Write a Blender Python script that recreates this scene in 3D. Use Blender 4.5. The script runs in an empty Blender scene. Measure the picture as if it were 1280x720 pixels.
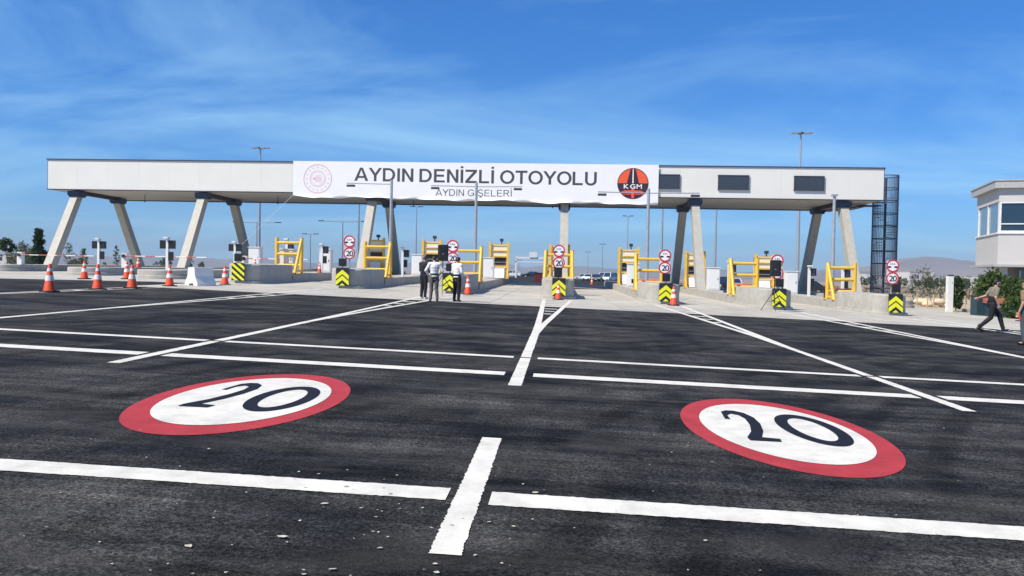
import bpy, math, random
from mathutils import Vector, Matrix, noise
random.seed(7)
R = math.radians
SC = bpy.context.scene
COL = SC.collection

# ------------------------------------------------------------------ camera, sky, sun, exposure
CAM_H, PITCH, ROLL, YAW, FPX = 1.523, 0.01763, 0.0202, 0.0643, 948.85
fw = Vector((-math.sin(YAW)*math.cos(PITCH), math.cos(YAW)*math.cos(PITCH), -math.sin(PITCH)))
rt0 = Vector((math.cos(YAW), math.sin(YAW), 0)); up0 = rt0.cross(fw)
rt = rt0*math.cos(ROLL) + up0*math.sin(ROLL)
up = up0*math.cos(ROLL) - rt0*math.sin(ROLL)
cam_d = bpy.data.cameras.new('camera'); cam = bpy.data.objects.new('camera', cam_d); COL.objects.link(cam)
cam_d.sensor_width = 36.0; cam_d.lens = FPX/1280*36.0; cam_d.clip_start = .1; cam_d.clip_end = 30000
M3 = Matrix((rt, up, -fw)).transposed()
cam.matrix_world = Matrix.Translation((0, 0, CAM_H)) @ M3.to_4x4()
SC.camera = cam

SUN_EL, SUN_X, SUN_Y = R(49), -0.76, -0.65
world = bpy.data.worlds.new('World'); SC.world = world; world.use_nodes = True
nt = world.node_tree; N = nt.nodes; L = nt.links; N.clear()
wo = N.new('ShaderNodeOutputWorld'); bg = N.new('ShaderNodeBackground'); sky = N.new('ShaderNodeTexSky')
sky.sky_type = 'NISHITA'; sky.sun_disc = False; sky.sun_elevation = SUN_EL
sky.sun_rotation = math.atan2(SUN_X, SUN_Y) % (2*math.pi)
sky.altitude = 0; sky.air_density = 1.0; sky.dust_density = 0.25; sky.ozone_density = 4.0
tc = N.new('ShaderNodeTexCoord'); sep = N.new('ShaderNodeSeparateXYZ'); L.new(tc.outputs['Generated'], sep.inputs[0])
ad = N.new('ShaderNodeMath'); ad.operation = 'ADD'; ad.inputs[1].default_value = .10; L.new(sep.outputs[2], ad.inputs[0])
mxz = N.new('ShaderNodeMath'); mxz.operation = 'MAXIMUM'; mxz.inputs[1].default_value = .02; L.new(ad.outputs[0], mxz.inputs[0])
dx = N.new('ShaderNodeMath'); dx.operation = 'DIVIDE'; L.new(sep.outputs[0], dx.inputs[0]); L.new(mxz.outputs[0], dx.inputs[1])
dy = N.new('ShaderNodeMath'); dy.operation = 'DIVIDE'; L.new(sep.outputs[1], dy.inputs[0]); L.new(mxz.outputs[0], dy.inputs[1])
cb = N.new('ShaderNodeCombineXYZ'); L.new(dx.outputs[0], cb.inputs[0]); L.new(dy.outputs[0], cb.inputs[1])
mp = N.new('ShaderNodeMapping'); mp.inputs['Rotation'].default_value = (0, 0, R(20)); mp.inputs['Scale'].default_value = (.32, .62, 1); mp.inputs['Location'].default_value = (-4.2, 9.1, 0)
L.new(cb.outputs[0], mp.inputs[0])
nz = N.new('ShaderNodeTexNoise'); nz.inputs['Scale'].default_value = 1.15; nz.inputs['Detail'].default_value = 9; nz.inputs['Roughness'].default_value = .62; nz.inputs['Distortion'].default_value = .7
L.new(mp.outputs[0], nz.inputs[0])
cr = N.new('ShaderNodeValToRGB'); cr.color_ramp.elements[0].position = .45; cr.color_ramp.elements[1].position = .80
cr.color_ramp.elements[0].color = (0, 0, 0, 1); cr.color_ramp.elements[1].color = (.68, .68, .68, 1)
L.new(nz.outputs[0], cr.inputs[0])
hs = N.new('ShaderNodeHueSaturation'); hs.inputs['Saturation'].default_value = 1.15; hs.inputs['Value'].default_value = 1.0; hs.inputs['Hue'].default_value = .512
gm = N.new('ShaderNodeGamma'); gm.inputs[1].default_value = .80; L.new(sky.outputs[0], gm.inputs[0]); tn = N.new('ShaderNodeMix'); tn.data_type = 'RGBA'; tn.blend_type = 'MULTIPLY'; tn.inputs[0].default_value = 1; tn.inputs[7].default_value = (.56, .95, 1.28, 1); L.new(gm.outputs[0], tn.inputs[6]); L.new(tn.outputs[2], hs.inputs['Color'])
cm = N.new('ShaderNodeMix'); cm.data_type = 'RGBA'; cm.inputs[7].default_value = (3.2, 5.6, 7.2, 1)
L.new(cr.outputs[0], cm.inputs[0]); L.new(hs.outputs[0], cm.inputs[6])
L.new(cm.outputs[2], bg.inputs[0]); bg.inputs[1].default_value = .13
L.new(bg.outputs[0], wo.inputs[0])

sun_d = bpy.data.lights.new('sun', 'SUN'); sun = bpy.data.objects.new('sun', sun_d); COL.objects.link(sun)
sun_d.energy = 4.9; sun_d.angle = R(.53); sun_d.color = (1.0, .915, .78)
hl = math.hypot(SUN_X, SUN_Y)
sdir = Vector((SUN_X/hl*math.cos(SUN_EL), SUN_Y/hl*math.cos(SUN_EL), math.sin(SUN_EL)))
sun.rotation_euler = sdir.to_track_quat('Z', 'Y').to_euler(); sun.location = (-20, -20, 60)

vs = SC.view_settings; vs.view_transform = 'Standard'; vs.look = 'None'; vs.gamma = 1; vs.exposure = .32; vs.use_curve_mapping = False
SC.render.engine = 'CYCLES'; SC.cycles.use_denoising = True; SC.cycles.max_bounces = 6; SC.cycles.volume_bounces = 0
SC.cycles.transparent_max_bounces = 12

# ------------------------------------------------------------------ site geometry
A, B = -0.02701, 0.0100                      # cross fall to the right, gentle rise towards the booths
XL, XR, YT = -19.0, 30.0, 70.0
def gz(x, y): return A*min(max(x, XL), XR) + B*min(max(y, -20), YT)
def at(px, v):                               # plaza x of picture column px at plaza depth v (near the horizon)
    t = (px-640)/FPX
    d = Vector((fw.x, fw.y)) + Vector((rt.x, rt.y))*t
    return d.x*v/d.y

# ------------------------------------------------------------------ materials
MATS = {}
def nodes_of(m): return m.node_tree.nodes, m.node_tree.links
def mat(name, col, rough=.6, metal=0., var=.12, scale=6., bump=0., bscale=40., coat=0., rnd=0., stretch=None, spec=.5, dirt=None, dscale=1.2):
    if name in MATS: return MATS[name]
    m = bpy.data.materials.new(name); m.use_nodes = True; n, l = nodes_of(m); b = n['Principled BSDF']
    b.inputs['Roughness'].default_value = rough; b.inputs['Metallic'].default_value = metal
    b.inputs['Coat Weight'].default_value = coat; b.inputs['Specular IOR Level'].default_value = spec
    g = n.new('ShaderNodeNewGeometry'); src = g.outputs['Position']
    if stretch:
        q = n.new('ShaderNodeMapping'); q.inputs['Scale'].default_value = stretch; l.new(src, q.inputs[0]); src = q.outputs[0]
    t = n.new('ShaderNodeTexNoise'); t.inputs['Scale'].default_value = scale; t.inputs['Detail'].default_value = 5; t.inputs['Roughness'].default_value = .6
    l.new(src, t.inputs[0])
    r = n.new('ShaderNodeValToRGB'); r.color_ramp.elements[0].position = .3; r.color_ramp.elements[1].position = .7
    r.color_ramp.elements[0].color = (*[c*(1-var) for c in col], 1); r.color_ramp.elements[1].color = (*[min(1, c*(1+var)) for c in col], 1)
    l.new(t.outputs[0], r.inputs[0]); out = r.outputs[0]
    if dirt:
        t2 = n.new('ShaderNodeTexNoise'); t2.inputs['Scale'].default_value = dscale; t2.inputs['Detail'].default_value = 8; t2.inputs['Roughness'].default_value = .7
        l.new(g.outputs['Position'], t2.inputs[0])
        r2 = n.new('ShaderNodeValToRGB'); r2.color_ramp.elements[0].position = .5; r2.color_ramp.elements[1].position = .78
        r2.color_ramp.elements[0].color = (0, 0, 0, 1); r2.color_ramp.elements[1].color = (.75, .75, .75, 1)
        l.new(t2.outputs[0], r2.inputs[0])
        x = n.new('ShaderNodeMix'); x.data_type = 'RGBA'; x.inputs[7].default_value = (*dirt, 1)
        l.new(r2.outputs[0], x.inputs[0]); l.new(out, x.inputs[6]); out = x.outputs[2]
    if rnd:
        oi = n.new('ShaderNodeObjectInfo'); mr = n.new('ShaderNodeMapRange'); mr.inputs[3].default_value = 1-rnd; mr.inputs[4].default_value = 1+rnd
        l.new(oi.outputs['Random'], mr.inputs[0]); h = n.new('ShaderNodeHueSaturation'); l.new(mr.outputs[0], h.inputs['Value']); l.new(out, h.inputs['Color']); out = h.outputs[0]
    l.new(out, b.inputs['Base Color'])
    if bump:
        t3 = n.new('ShaderNodeTexNoise'); t3.inputs['Scale'].default_value = bscale; t3.inputs['Detail'].default_value = 3
        l.new(g.outputs['Position'], t3.inputs[0])
        bp = n.new('ShaderNodeBump'); bp.inputs['Strength'].default_value = bump; bp.inputs['Distance'].default_value = .02
        l.new(t3.outputs[0], bp.inputs['Height']); l.new(bp.outputs[0], b.inputs['Normal'])
    MATS[name] = m; return m

def asphalt():
    m = bpy.data.materials.new('asphalt'); m.use_nodes = True; n, l = nodes_of(m); b = n['Principled BSDF']
    g = n.new('ShaderNodeNewGeometry'); P = g.outputs['Position']
    def noise_(scale, detail=5, rough=.6, sc=None, rot=0, dist=0):
        src = P
        if sc:
            q = n.new('ShaderNodeMapping'); q.inputs['Scale'].default_value = sc; q.inputs['Rotation'].default_value = (0, 0, rot); l.new(P, q.inputs[0]); src = q.outputs[0]
        t = n.new('ShaderNodeTexNoise'); t.inputs['Scale'].default_value = scale; t.inputs['Detail'].default_value = detail; t.inputs['Roughness'].default_value = rough; t.inputs['Distortion'].default_value = dist
        l.new(src, t.inputs[0]); return t.outputs[0]
    def ramp(src, p0, p1, c0, c1):
        r = n.new('ShaderNodeValToRGB'); r.color_ramp.elements[0].position = p0; r.color_ramp.elements[1].position = p1
        r.color_ramp.elements[0].color = (c0, c0, c0, 1); r.color_ramp.elements[1].color = (c1, c1, c1, 1); l.new(src, r.inputs[0]); return r.outputs[0]
    def mul(a, c):
        x = n.new('ShaderNodeMix'); x.data_type = 'RGBA'; x.blend_type = 'MULTIPLY'; x.inputs[0].default_value = 1; l.new(a, x.inputs[6]); l.new(c, x.inputs[7]); return x.outputs[2]
    base = n.new('ShaderNodeValToRGB'); e = base.color_ramp.elements
    e[0].position = .40; e[0].color = (.0125, .0132, .0155, 1); e[1].position = .62; e[1].color = (.052, .050, .047, 1)
    l.new(noise_(.55, 7, .62, (1, 1.5, 1)), base.inputs[0])
    c = base.outputs[0]
    c = mul(c, ramp(noise_(1.0, 6, .65, (.22, 2.2, 1), R(3)), .38, .62, .6, 1.35))      # broom and roller streaks across
    c = mul(c, ramp(noise_(1.0, 4, .6, (.5, 7., 1), R(-4)), .36, .64, .7, 1.3))
    c = mul(c, ramp(noise_(1.0, 4, .6, (2.6, .16, 1), R(2)), .38, .64, .78, 1.2))      # wheel tracks along
    vo = n.new('ShaderNodeTexVoronoi'); vo.inputs['Scale'].default_value = 75; l.new(P, vo.inputs[0])
    sp = n.new('ShaderNodeSeparateColor'); l.new(vo.outputs['Color'], sp.inputs[0])
    c = mul(c, ramp(sp.outputs[0], 0., 1., .3, 1.75))
    c = mul(c, ramp(noise_(38, 3, .8), .36, .64, .45, 1.6))                              # visible aggregate
    tk = n.new('ShaderNodeTexWave'); tk.wave_type = 'RINGS'; tk.rings_direction = 'Z'; tk.inputs['Scale'].default_value = .42; tk.inputs['Distortion'].default_value = 3.; tk.inputs['Detail'].default_value = 3; tk.inputs['Detail Scale'].default_value = .5
    tm = n.new('ShaderNodeMapping'); tm.inputs['Location'].default_value = (-26, 4, 0); l.new(P, tm.inputs[0]); l.new(tm.outputs[0], tk.inputs[0])
    tmask = ramp(noise_(.35, 3, .5), .42, .6, 0., 1.); rub = ramp(tk.outputs[1], .55, .9, 1., .5)   # curved rubber marks from turning vehicles
    tx_ = n.new('ShaderNodeMix'); tx_.data_type = 'RGBA'; tx_.inputs[6].default_value = (1, 1, 1, 1); l.new(tmask, tx_.inputs[0]); l.new(rub, tx_.inputs[7]); c = mul(c, tx_.outputs[2])
    # pale dust smudges
    x = n.new('ShaderNodeMix'); x.data_type = 'RGBA'; x.inputs[7].default_value = (.095, .09, .08, 1)
    l.new(ramp(noise_(.8, 8, .72, (.55, 1.3, 1), R(6), .6), .5, .76, 0., .6), x.inputs[0]); l.new(c, x.inputs[6]); c = x.outputs[2]
    # sparse bright grit
    v2 = n.new('ShaderNodeTexVoronoi'); v2.inputs['Scale'].default_value = 26; l.new(P, v2.inputs[0])
    gr = ramp(v2.outputs['Distance'], .05, .09, 1., 0.)
    s2 = n.new('ShaderNodeSeparateColor'); l.new(v2.outputs['Color'], s2.inputs[0]); sel = ramp(s2.outputs[1], .955, .965, 0., .5)
    y = n.new('ShaderNodeMix'); y.data_type = 'RGBA'; y.inputs[7].default_value = (.38, .36, .32, 1)
    l.new(mul(gr, sel), y.inputs[0]); l.new(c, y.inputs[6]); c = y.outputs[2]
    l.new(c, b.inputs['Base Color'])
    b.inputs['Roughness'].default_value = .95; b.inputs['Specular IOR Level'].default_value = .12
    bp = n.new('ShaderNodeBump'); bp.inputs['Strength'].default_value = .75; bp.inputs['Distance'].default_value = .006
    l.new(vo.outputs['Distance'], bp.inputs['Height']); l.new(bp.outputs[0], b.inputs['Normal'])
    return m
def paint(name, col, wear=.5):
    m = bpy.data.materials.new(name); m.use_nodes = True; n, l = nodes_of(m); b = n['Principled BSDF']; b.inputs['Roughness'].default_value = .75; b.inputs['Specular IOR Level'].default_value = .2
    g = n.new('ShaderNodeNewGeometry')
    t = n.new('ShaderNodeTexNoise'); t.inputs['Scale'].default_value = 3.2; t.inputs['Detail'].default_value = 7; t.inputs['Roughness'].default_value = .7; l.new(g.outputs['Position'], t.inputs[0])
    r = n.new('ShaderNodeValToRGB'); r.color_ramp.elements[0].position = .3; r.color_ramp.elements[1].position = .72
    r.color_ramp.elements[0].color = (*[c*.70 for c in col], 1); r.color_ramp.elements[1].color = (*[min(1, c*1.06) for c in col], 1); l.new(t.outputs[0], r.inputs[0])
    t2 = n.new('ShaderNodeTexNoise'); t2.inputs['Scale'].default_value = 70; t2.inputs['Detail'].default_value = 4; t2.inputs['Roughness'].default_value = .75; l.new(g.outputs['Position'], t2.inputs[0])
    r2 = n.new('ShaderNodeValToRGB'); r2.color_ramp.elements[0].position = .60; r2.color_ramp.elements[1].position = .74; r2.color_ramp.elements[0].color = (0, 0, 0, 1); r2.color_ramp.elements[1].color = (wear,)*3+(1,); l.new(t2.outputs[0], r2.inputs[0])
    x = n.new('ShaderNodeMix'); x.data_type = 'RGBA'; x.inputs[7].default_value = (.07, .07, .07, 1); l.new(r2.outputs[0], x.inputs[0]); l.new(r.outputs[0], x.inputs[6]); l.new(x.outputs[2], b.inputs['Base Color'])
    bp = n.new('ShaderNodeBump'); bp.inputs['Strength'].default_value = .3; bp.inputs['Distance'].default_value = .004; l.new(t2.outputs[0], bp.inputs['Height']); l.new(bp.outputs[0], b.inputs['Normal'])
    return m
M_ASPH = asphalt()
M_PAINT = paint('road_paint_white', (.77, .745, .655)); M_RED = paint('road_paint_red', (.46, .048, .055), .3); M_BLK = paint('road_paint_black', (.013, .014, .022), .15)
M_CONC = mat('apron_concrete', (.47, .44, .37), .85, var=.16, scale=1.1, bump=.35, bscale=60, rnd=.07, dirt=(.22, .20, .16), dscale=.9, stretch=(.5, 1.6, 1))
M_CBASE = mat('joint_fill', (.13, .125, .11), .9)
M_ISL = mat('island_concrete', (.40, .385, .34), .85, var=.12, scale=2.5, bump=.3, bscale=45, dirt=(.27, .25, .22), dscale=1.6)
M_SOIL = mat('dry_soil', (.30, .24, .165), .95, var=.3, scale=.35, bump=.6, bscale=6, dirt=(.13, .125, .06), dscale=.12)
M_EARTH = mat('pale_earth', (.46, .38, .27), .95, var=.18, scale=.9, bump=.5, bscale=8)
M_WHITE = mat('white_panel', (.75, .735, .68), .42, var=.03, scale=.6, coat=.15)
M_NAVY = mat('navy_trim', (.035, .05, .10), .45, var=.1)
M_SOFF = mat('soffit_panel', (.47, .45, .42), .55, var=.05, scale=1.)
M_LEG = mat('column_paint', (.42, .40, .345), .6, var=.08, scale=2.2, dirt=(.30, .28, .24), dscale=2.)
M_DARK = mat('dark_steel', (.035, .038, .048), .5, var=.2)
M_SLATE = mat('display_face', (.045, .055, .075), .3, var=.1)
M_BAN = mat('banner_cloth', (.80, .80, .82), .75, var=.02, scale=2.)
M_TXT = mat('banner_print_grey', (.06, .06, .068), .75); M_PINK = mat('banner_print_pink', (.68, .40, .42), .75)
M_ORNG = mat('banner_print_orange', (.80, .10, .03), .7); M_PLUM = mat('banner_print_plum', (.035, .012, .035), .7); M_PRW = mat('banner_print_white', (.8, .8, .8), .7)
M_YEL = mat('yellow_paint', (.78, .47, .04), .42, var=.10, scale=4, coat=.2, dirt=(.5, .33, .08), dscale=3.)
M_CREAM = mat('cream_enamel', (.80, .73, .52), .45, var=.05)
M_GALV = mat('galvanised_steel', (.46, .48, .49), .42, .55, var=.14, scale=5)
M_CAB = mat('cabinet_white', (.72, .72, .71), .5, var=.04, scale=2)
M_BLACK = mat('black_plastic', (.012, .012, .014), .45, var=.2)
M_CHEV = mat('chevron_lime', (.74, .74, .02), .5, var=.04)
M_CHEVK = mat('chevron_black', (.012, .014, .018), .5)
M_SRED = mat('sign_red', (.52, .03, .045), .45); M_SWHITE = mat('sign_white', (.78, .78, .80), .45); M_SPINK = mat('sign_backplate', (.66, .52, .53), .5)
M_CONE = mat('cone_orange', (.80, .075, .015), .5, var=.10, scale=8, dirt=(.45, .07, .03), dscale=9); M_CWHITE = mat('cone_band', (.76, .74, .70), .5, var=.08, scale=9); M_RUB = mat('rubber_black', (.02, .02, .02), .8)
M_BOOMR = mat('boom_red', (.55, .09, .06), .5); M_PLW = mat('block_white', (.74, .73, .70), .6, var=.07, scale=3)
M_WALL = mat('building_render', (.54, .52, .50), .75, var=.04, scale=.8); M_ROOF = mat('roof_edge', (.40, .40, .39), .7)
M_FRAME = mat('window_frame_white', (.72, .72, .71), .4)
def glass(name, col):
    m = mat(name, col, .06, 0., .2, .5, coat=.6, spec=.8); return m
M_GLASS = glass('window_glass', (.016, .032, .055)); M_GLASSP = glass('window_glass_pale', (.09, .13, .16))
M_BARK = mat('bark', (.12, .085, .055), .9, var=.3, scale=9); M_STAKE = mat('stake_wood', (.50, .38, .22), .85, var=.15)
def leafmat(name, col, col2):
    m = bpy.data.materials.new(name); m.use_nodes = True; n, l = nodes_of(m); b = n['Principled BSDF']; b.inputs['Roughness'].default_value = .6; b.inputs['Specular IOR Level'].default_value = .25
    g = n.new('ShaderNodeNewGeometry'); r = n.new('ShaderNodeValToRGB'); r.color_ramp.elements[0].color = (*col, 1); r.color_ramp.elements[1].color = (*col2, 1); l.new(g.outputs['Random Per Island'], r.inputs[0]); l.new(r.outputs[0], b.inputs['Base Color'])
    tr = n.new('ShaderNodeBsdfTranslucent'); l.new(r.outputs[0], tr.inputs[0]); mx = n.new('ShaderNodeMixShader'); mx.inputs[0].default_value = .3; l.new(b.outputs[0], mx.inputs[1]); l.new(tr.outputs[0], mx.inputs[2]); l.new(mx.outputs[0], n['Material Output'].inputs[0]); return m
M_LEAF = leafmat('leaf_green', (.035, .075, .018), (.11, .16, .04)); M_LEAFD = leafmat('leaf_dark', (.022, .05, .018), (.06, .095, .03)); M_DRY = leafmat('dry_scrub', (.11, .10, .045), (.24, .20, .10)); M_LEAFO = leafmat('leaf_olive', (.07, .09, .04), (.16, .17, .09))

# ------------------------------------------------------------------ mesh helpers
class MB:
    def __init__(s, shear=None): s.v = []; s.f = []; s.sh = shear
    def add(s, vs_, fs): o = len(s.v); s.v += [tuple(q) for q in vs_]; s.f += [tuple(i+o for i in q) for q in fs]; return s
    def box(s, c, d, rz=0., m=None, ch=0.):
        hx, hy, hz = d[0]/2, d[1]/2, d[2]/2
        P = [Vector((x*hx, y*hy, z*hz)) for z in (-1, 1) for y in (-1, 1) for x in (-1, 1)]
        if m is not None: P = [m @ q for q in P]
        if rz: q_ = Matrix.Rotation(rz, 3, 'Z'); P = [q_ @ q for q in P]
        return s.add([q+Vector(c) for q in P], [(0, 2, 3, 1), (4, 5, 7, 6), (0, 1, 5, 4), (2, 6, 7, 3), (0, 4, 6, 2), (1, 3, 7, 5)])
    def tube(s, a, b, r0, r1=None, n=10, caps=True):
        r1 = r0 if r1 is None else r1; a = Vector(a); b = Vector(b); d = (b-a)
        if d.length < 1e-6: return s
        q = d.to_track_quat('Z', 'Y').to_matrix(); vs_ = []
        for c, r in ((a, r0), (b, r1)):
            for i in range(n):
                t = 2*math.pi*(i+.5)/n; vs_.append(c+q @ Vector((r*math.cos(t), r*math.sin(t), 0)))
        fs = [(i, (i+1) % n, n+(i+1) % n, n+i) for i in range(n)]
        if caps: fs += [tuple(range(n-1, -1, -1)), tuple(range(n, 2*n))]
        return s.add(vs_, fs)
    def bar(s, a, b, w, h, upv=(0, 0, 1)):
        a = Vector(a); b = Vector(b); d = (b-a).normalized(); u_ = Vector(upv); sd = d.cross(u_)
        if sd.length < 1e-4: u_ = Vector((0, 1, 0)); sd = d.cross(u_)
        sd.normalize(); u_ = sd.cross(d)
        vs_ = [c+sd*x*w/2+u_*y*h/2 for c in (a, b) for x, y in ((-1, -1), (1, -1), (1, 1), (-1, 1))]
        return s.add(vs_, [(0, 1, 2, 3), (7, 6, 5, 4), (0, 4, 5, 1), (1, 5, 6, 2), (2, 6, 7, 3), (3, 7, 4, 0)])
    def prism(s, pts, z0, z1, bev=0.):
        n = len(pts); rings = [(z0, 1.)]
        if bev:
            cx = sum(q[0] for q in pts)/n; cy = sum(q[1] for q in pts)/n
            vs_ = [(x, y, z0) for x, y in pts]+[(x, y, z1-bev) for x, y in pts]
            ins = []
            for x, y in pts:
                d = Vector((x-cx, y-cy)); d = d*(1-bev/max(d.length, .01)); ins.append((cx+d.x, cy+d.y, z1))
            vs_ += ins
            fs = [(i, (i+1) % n, n+(i+1) % n, n+i) for i in range(n)]+[(n+i, n+(i+1) % n, 2*n+(i+1) % n, 2*n+i) for i in range(n)]+[tuple(range(n-1, -1, -1)), tuple(range(2*n, 3*n))]
            return s.add(vs_, fs)
        vs_ = [(x, y, z0) for x, y in pts]+[(x, y, z1) for x, y in pts]
        return s.add(vs_, [(i, (i+1) % n, n+(i+1) % n, n+i) for i in range(n)]+[tuple(range(n-1, -1, -1)), tuple(range(n, 2*n))])
    def face_prism(s, pts, y0, y1):          # outline in x,z, thickness along y (y0 is the near face)
        n = len(pts); vs_ = [(x, y0, z) for x, z in pts]+[(x, y1, z) for x, z in pts]
        return s.add(vs_, [tuple(range(n)), tuple(range(2*n-1, n-1, -1))]+[(i, n+i, n+(i+1) % n, (i+1) % n) for i in range(n)])
    def side_prism(s, pts, x0, x1):          # outline in y,z, thickness along x
        n = len(pts); vs_ = [(x0, y, z) for y, z in pts]+[(x1, y, z) for y, z in pts]
        return s.add(vs_, [tuple(range(n-1, -1, -1)), tuple(range(n, 2*n))]+[(i, (i+1) % n, n+(i+1) % n, n+i) for i in range(n)])
    def lathe(s, prof, n=16, c=(0, 0, 0)):
        k = len(prof); vs_ = []
        for r, z in prof:
            for i in range(n): t = 2*math.pi*i/n; vs_.append((c[0]+r*math.cos(t), c[1]+r*math.sin(t), c[2]+z))
        fs = [(j*n+i, j*n+(i+1) % n, (j+1)*n+(i+1) % n, (j+1)*n+i) for j in range(k-1) for i in range(n)]
        fs += [tuple(range(n-1, -1, -1)), tuple(range((k-1)*n, k*n))]
        return s.add(vs_, fs)
    def ring(s, r0, r1, y0, y1, n=32, c=(0, 0)):   # annulus facing -y
        vs_ = []
        for y in (y0, y1):
            for r in (r0, r1):
                for i in range(n): t = 2*math.pi*i/n; vs_.append((c[0]+r*math.cos(t), y, c[1]+r*math.sin(t)))
        fs = []
        for i in range(n):
            j = (i+1) % n
            fs += [(i, n+i, n+j, j), (2*n+i, 2*n+j, 3*n+j, 3*n+i), (n+i, 3*n+i, 3*n+j, n+j), (i, j, 2*n+j, 2*n+i)]
        return s.add(vs_, fs)
    def disc(s, r, y0, y1, n=28, c=(0, 0), sx=1, sz=1):
        return s.face_prism([(c[0]+r*sx*math.cos(2*math.pi*i/n), c[1]+r*sz*math.sin(2*math.pi*i/n)) for i in range(n)], y0, y1)
    def ell(s, c, r, n=12, k=8, rot=None):
        vs_ = []; c = Vector(c)
        for j in range(1, k):
            ph = math.pi*j/k
            for i in range(n):
                t = 2*math.pi*i/n; q = Vector((r[0]*math.sin(ph)*math.cos(t), r[1]*math.sin(ph)*math.sin(t), r[2]*math.cos(ph)))
                if rot is not None: q = rot @ q
                vs_.append(c+q)
        tp, bt = Vector((0, 0, r[2])), Vector((0, 0, -r[2]))
        if rot is not None: tp = rot @ tp; bt = rot @ bt
        vs_ += [c+tp, c+bt]; a = (k-1)*n
        fs = [(j*n+i, (j+1)*n+i, (j+1)*n+(i+1) % n, j*n+(i+1) % n) for j in range(k-2) for i in range(n)]
        fs += [(a, i, (i+1) % n) for i in range(n)]+[(a+1, (k-2)*n+(i+1) % n, (k-2)*n+i) for i in range(n)]
        return s.add(vs_, fs)
    def cap(s, a, b, r0, r1): s.tube(a, b, r0, r1, 12); s.ell(a, (r0,)*3); s.ell(b, (r1,)*3); return s
    def mesh(s, name, m, smooth=False, ang=40):
        vs_ = s.v
        if s.sh: vs_ = [(x, y, z+s.sh[0]*x+s.sh[1]*y) for x, y, z in vs_]
        me = bpy.data.meshes.new(name); me.from_pydata(vs_, [], s.f)
        if m: me.materials.append(m)
        if smooth:
            me.shade_smooth(); me.set_sharp_from_angle(angle=R(ang))
        me.update(); return me

CACHE = {}
def link(name, me, parent=None, loc=(0, 0, 0), rz=0.):
    o = bpy.data.objects.new(name, me); COL.objects.link(o); o.location = loc; o.rotation_euler = (0, 0, rz)
    if parent is not None: o.parent = parent
    return o
def part(name, key, fn, m, parent, loc=(0, 0, 0), rz=0., smooth=False):
    k = (key, m.name if m else '')
    if k not in CACHE:
        mb = fn() if callable(fn) else fn
        CACHE[k] = mb.mesh(name, m, smooth)
    return link(name, CACHE[k], parent, loc, rz)
def tag(o, label=None, cat=None, group=None, kind=None):
    if label: o['label'] = label
    if cat: o['category'] = cat
    if group: o['group'] = group
    if kind: o['kind'] = kind
    return o
def thing(name, label, cat, loc, rz=0., group=None):
    o = bpy.data.objects.new(name, None); COL.objects.link(o); o.empty_display_size = .3; o.location = loc; o.rotation_euler = (0, 0, rz)
    return tag(o, label, cat, group)
def on(x, y, dz=0.): return (x, y, gz(x, y)+dz)

# ------------------------------------------------------------------ ground, roads, apron
def sheet(x0, x1, y0, y1, dz, mb, nx=1, ny=1):
    xs = sorted(set([x0, x1]+[q for q in (XL, XR) if x0 < q < x1])); ys = sorted(set([y0, y1]+[q for q in (-20, YT) if y0 < q < y1]))
    for i in range(len(xs)-1):
        for j in range(len(ys)-1):
            a, b, c, d = (xs[i], ys[j]), (xs[i+1], ys[j]), (xs[i+1], ys[j+1]), (xs[i], ys[j+1])
            mb.add([(x, y, gz(x, y)+dz) for x, y in (a, b, c, d)], [(0, 1, 2, 3)])
    return mb
ground = MB(); sheet(-6000, 6000, -1500, 6400, -.16, ground)
g_o = tag(link('ground', ground.mesh('ground', M_SOIL)), kind='structure')
road = MB(); sheet(-36, 45, -14, 29.3, 0, road); sheet(-36, -17.2, 29.3, 34.2, 0, road); sheet(-62, -36, -14, 31, -.004, road); sheet(-44, 24, 71, 330, -.02, road)
road_o = tag(link('road', road.mesh('road', M_ASPH)), kind='structure')
apr = MB(); sheet(-44, 24, 29.3, 71.2, -.03, apr)
apron = tag(link('apron', apr.mesh('apron', M_CBASE)), kind='structure')
U = {1: -28.7, 2: -21.5, 3: -16.05, 4: -10.75, 5: -5.4, 6: -.15, 7: 5.0, 8: 10.35, 9: 15.75, 10: 21.6}
xcuts = [-44, -37.4, -31.2, -25.1, -17.2, -13.4, -8.1, -2.8, 2.4, 7.7, 13.05, 18.7, 24]
ycuts = [29.3, 34.2, 38.6, 43.2, 48, 52.8, 57.6, 62.4, 67, 71.2]
for i in range(len(xcuts)-1):
    for j in range(len(ycuts)-1):
        x0, x1, y0, y1 = xcuts[i], xcuts[i+1], ycuts[j], ycuts[j+1]
        if x1 <= -17 and j == 0: continue
        gp = .012; cx, cy = (x0+x1)/2, (y0+y1)/2
        sh = (A if x0 >= XL-1.9 else 0, B if y1 <= 72 else 0)
        hx, hy = (x1-x0)/2-gp, (y1-y0)/2-gp
        part('slab', ('slab', round(hx, 3), round(hy, 3), sh), MB(sh).box((0, 0, -.02), (2*hx, 2*hy, .06)), M_CONC, apron, on(max(cx, XL) if False else cx, cy))
# right hand verge: pale earth bed and pavement behind the last island
verge = MB(); sheet(24, 60, 29.3, 46.8, -.006, verge)
tag(link('pavement', verge.mesh('pavement', M_CONC)), kind='structure')
bed = MB(); sheet(24.2, 60, 48.4, 90, -.05, bed); tag(link('planting_bed', bed.mesh('planting_bed', M_EARTH)), kind='structure')
kerb = thing('kerb', 'low pale concrete kerb edging the earth bed beside the pavement', 'kerb', on(24, 47.4))
for k in range(12):
    part('kerb_stone', 'bedkerb', lambda: MB((A, 0)).box((0, 0, .06), (1.98, .22, .3)), M_ISL, kerb, (1.2+k*2, 0, A*(1.2+k*2) if 24+1.2+k*2 < 30 else A*6))

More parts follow.
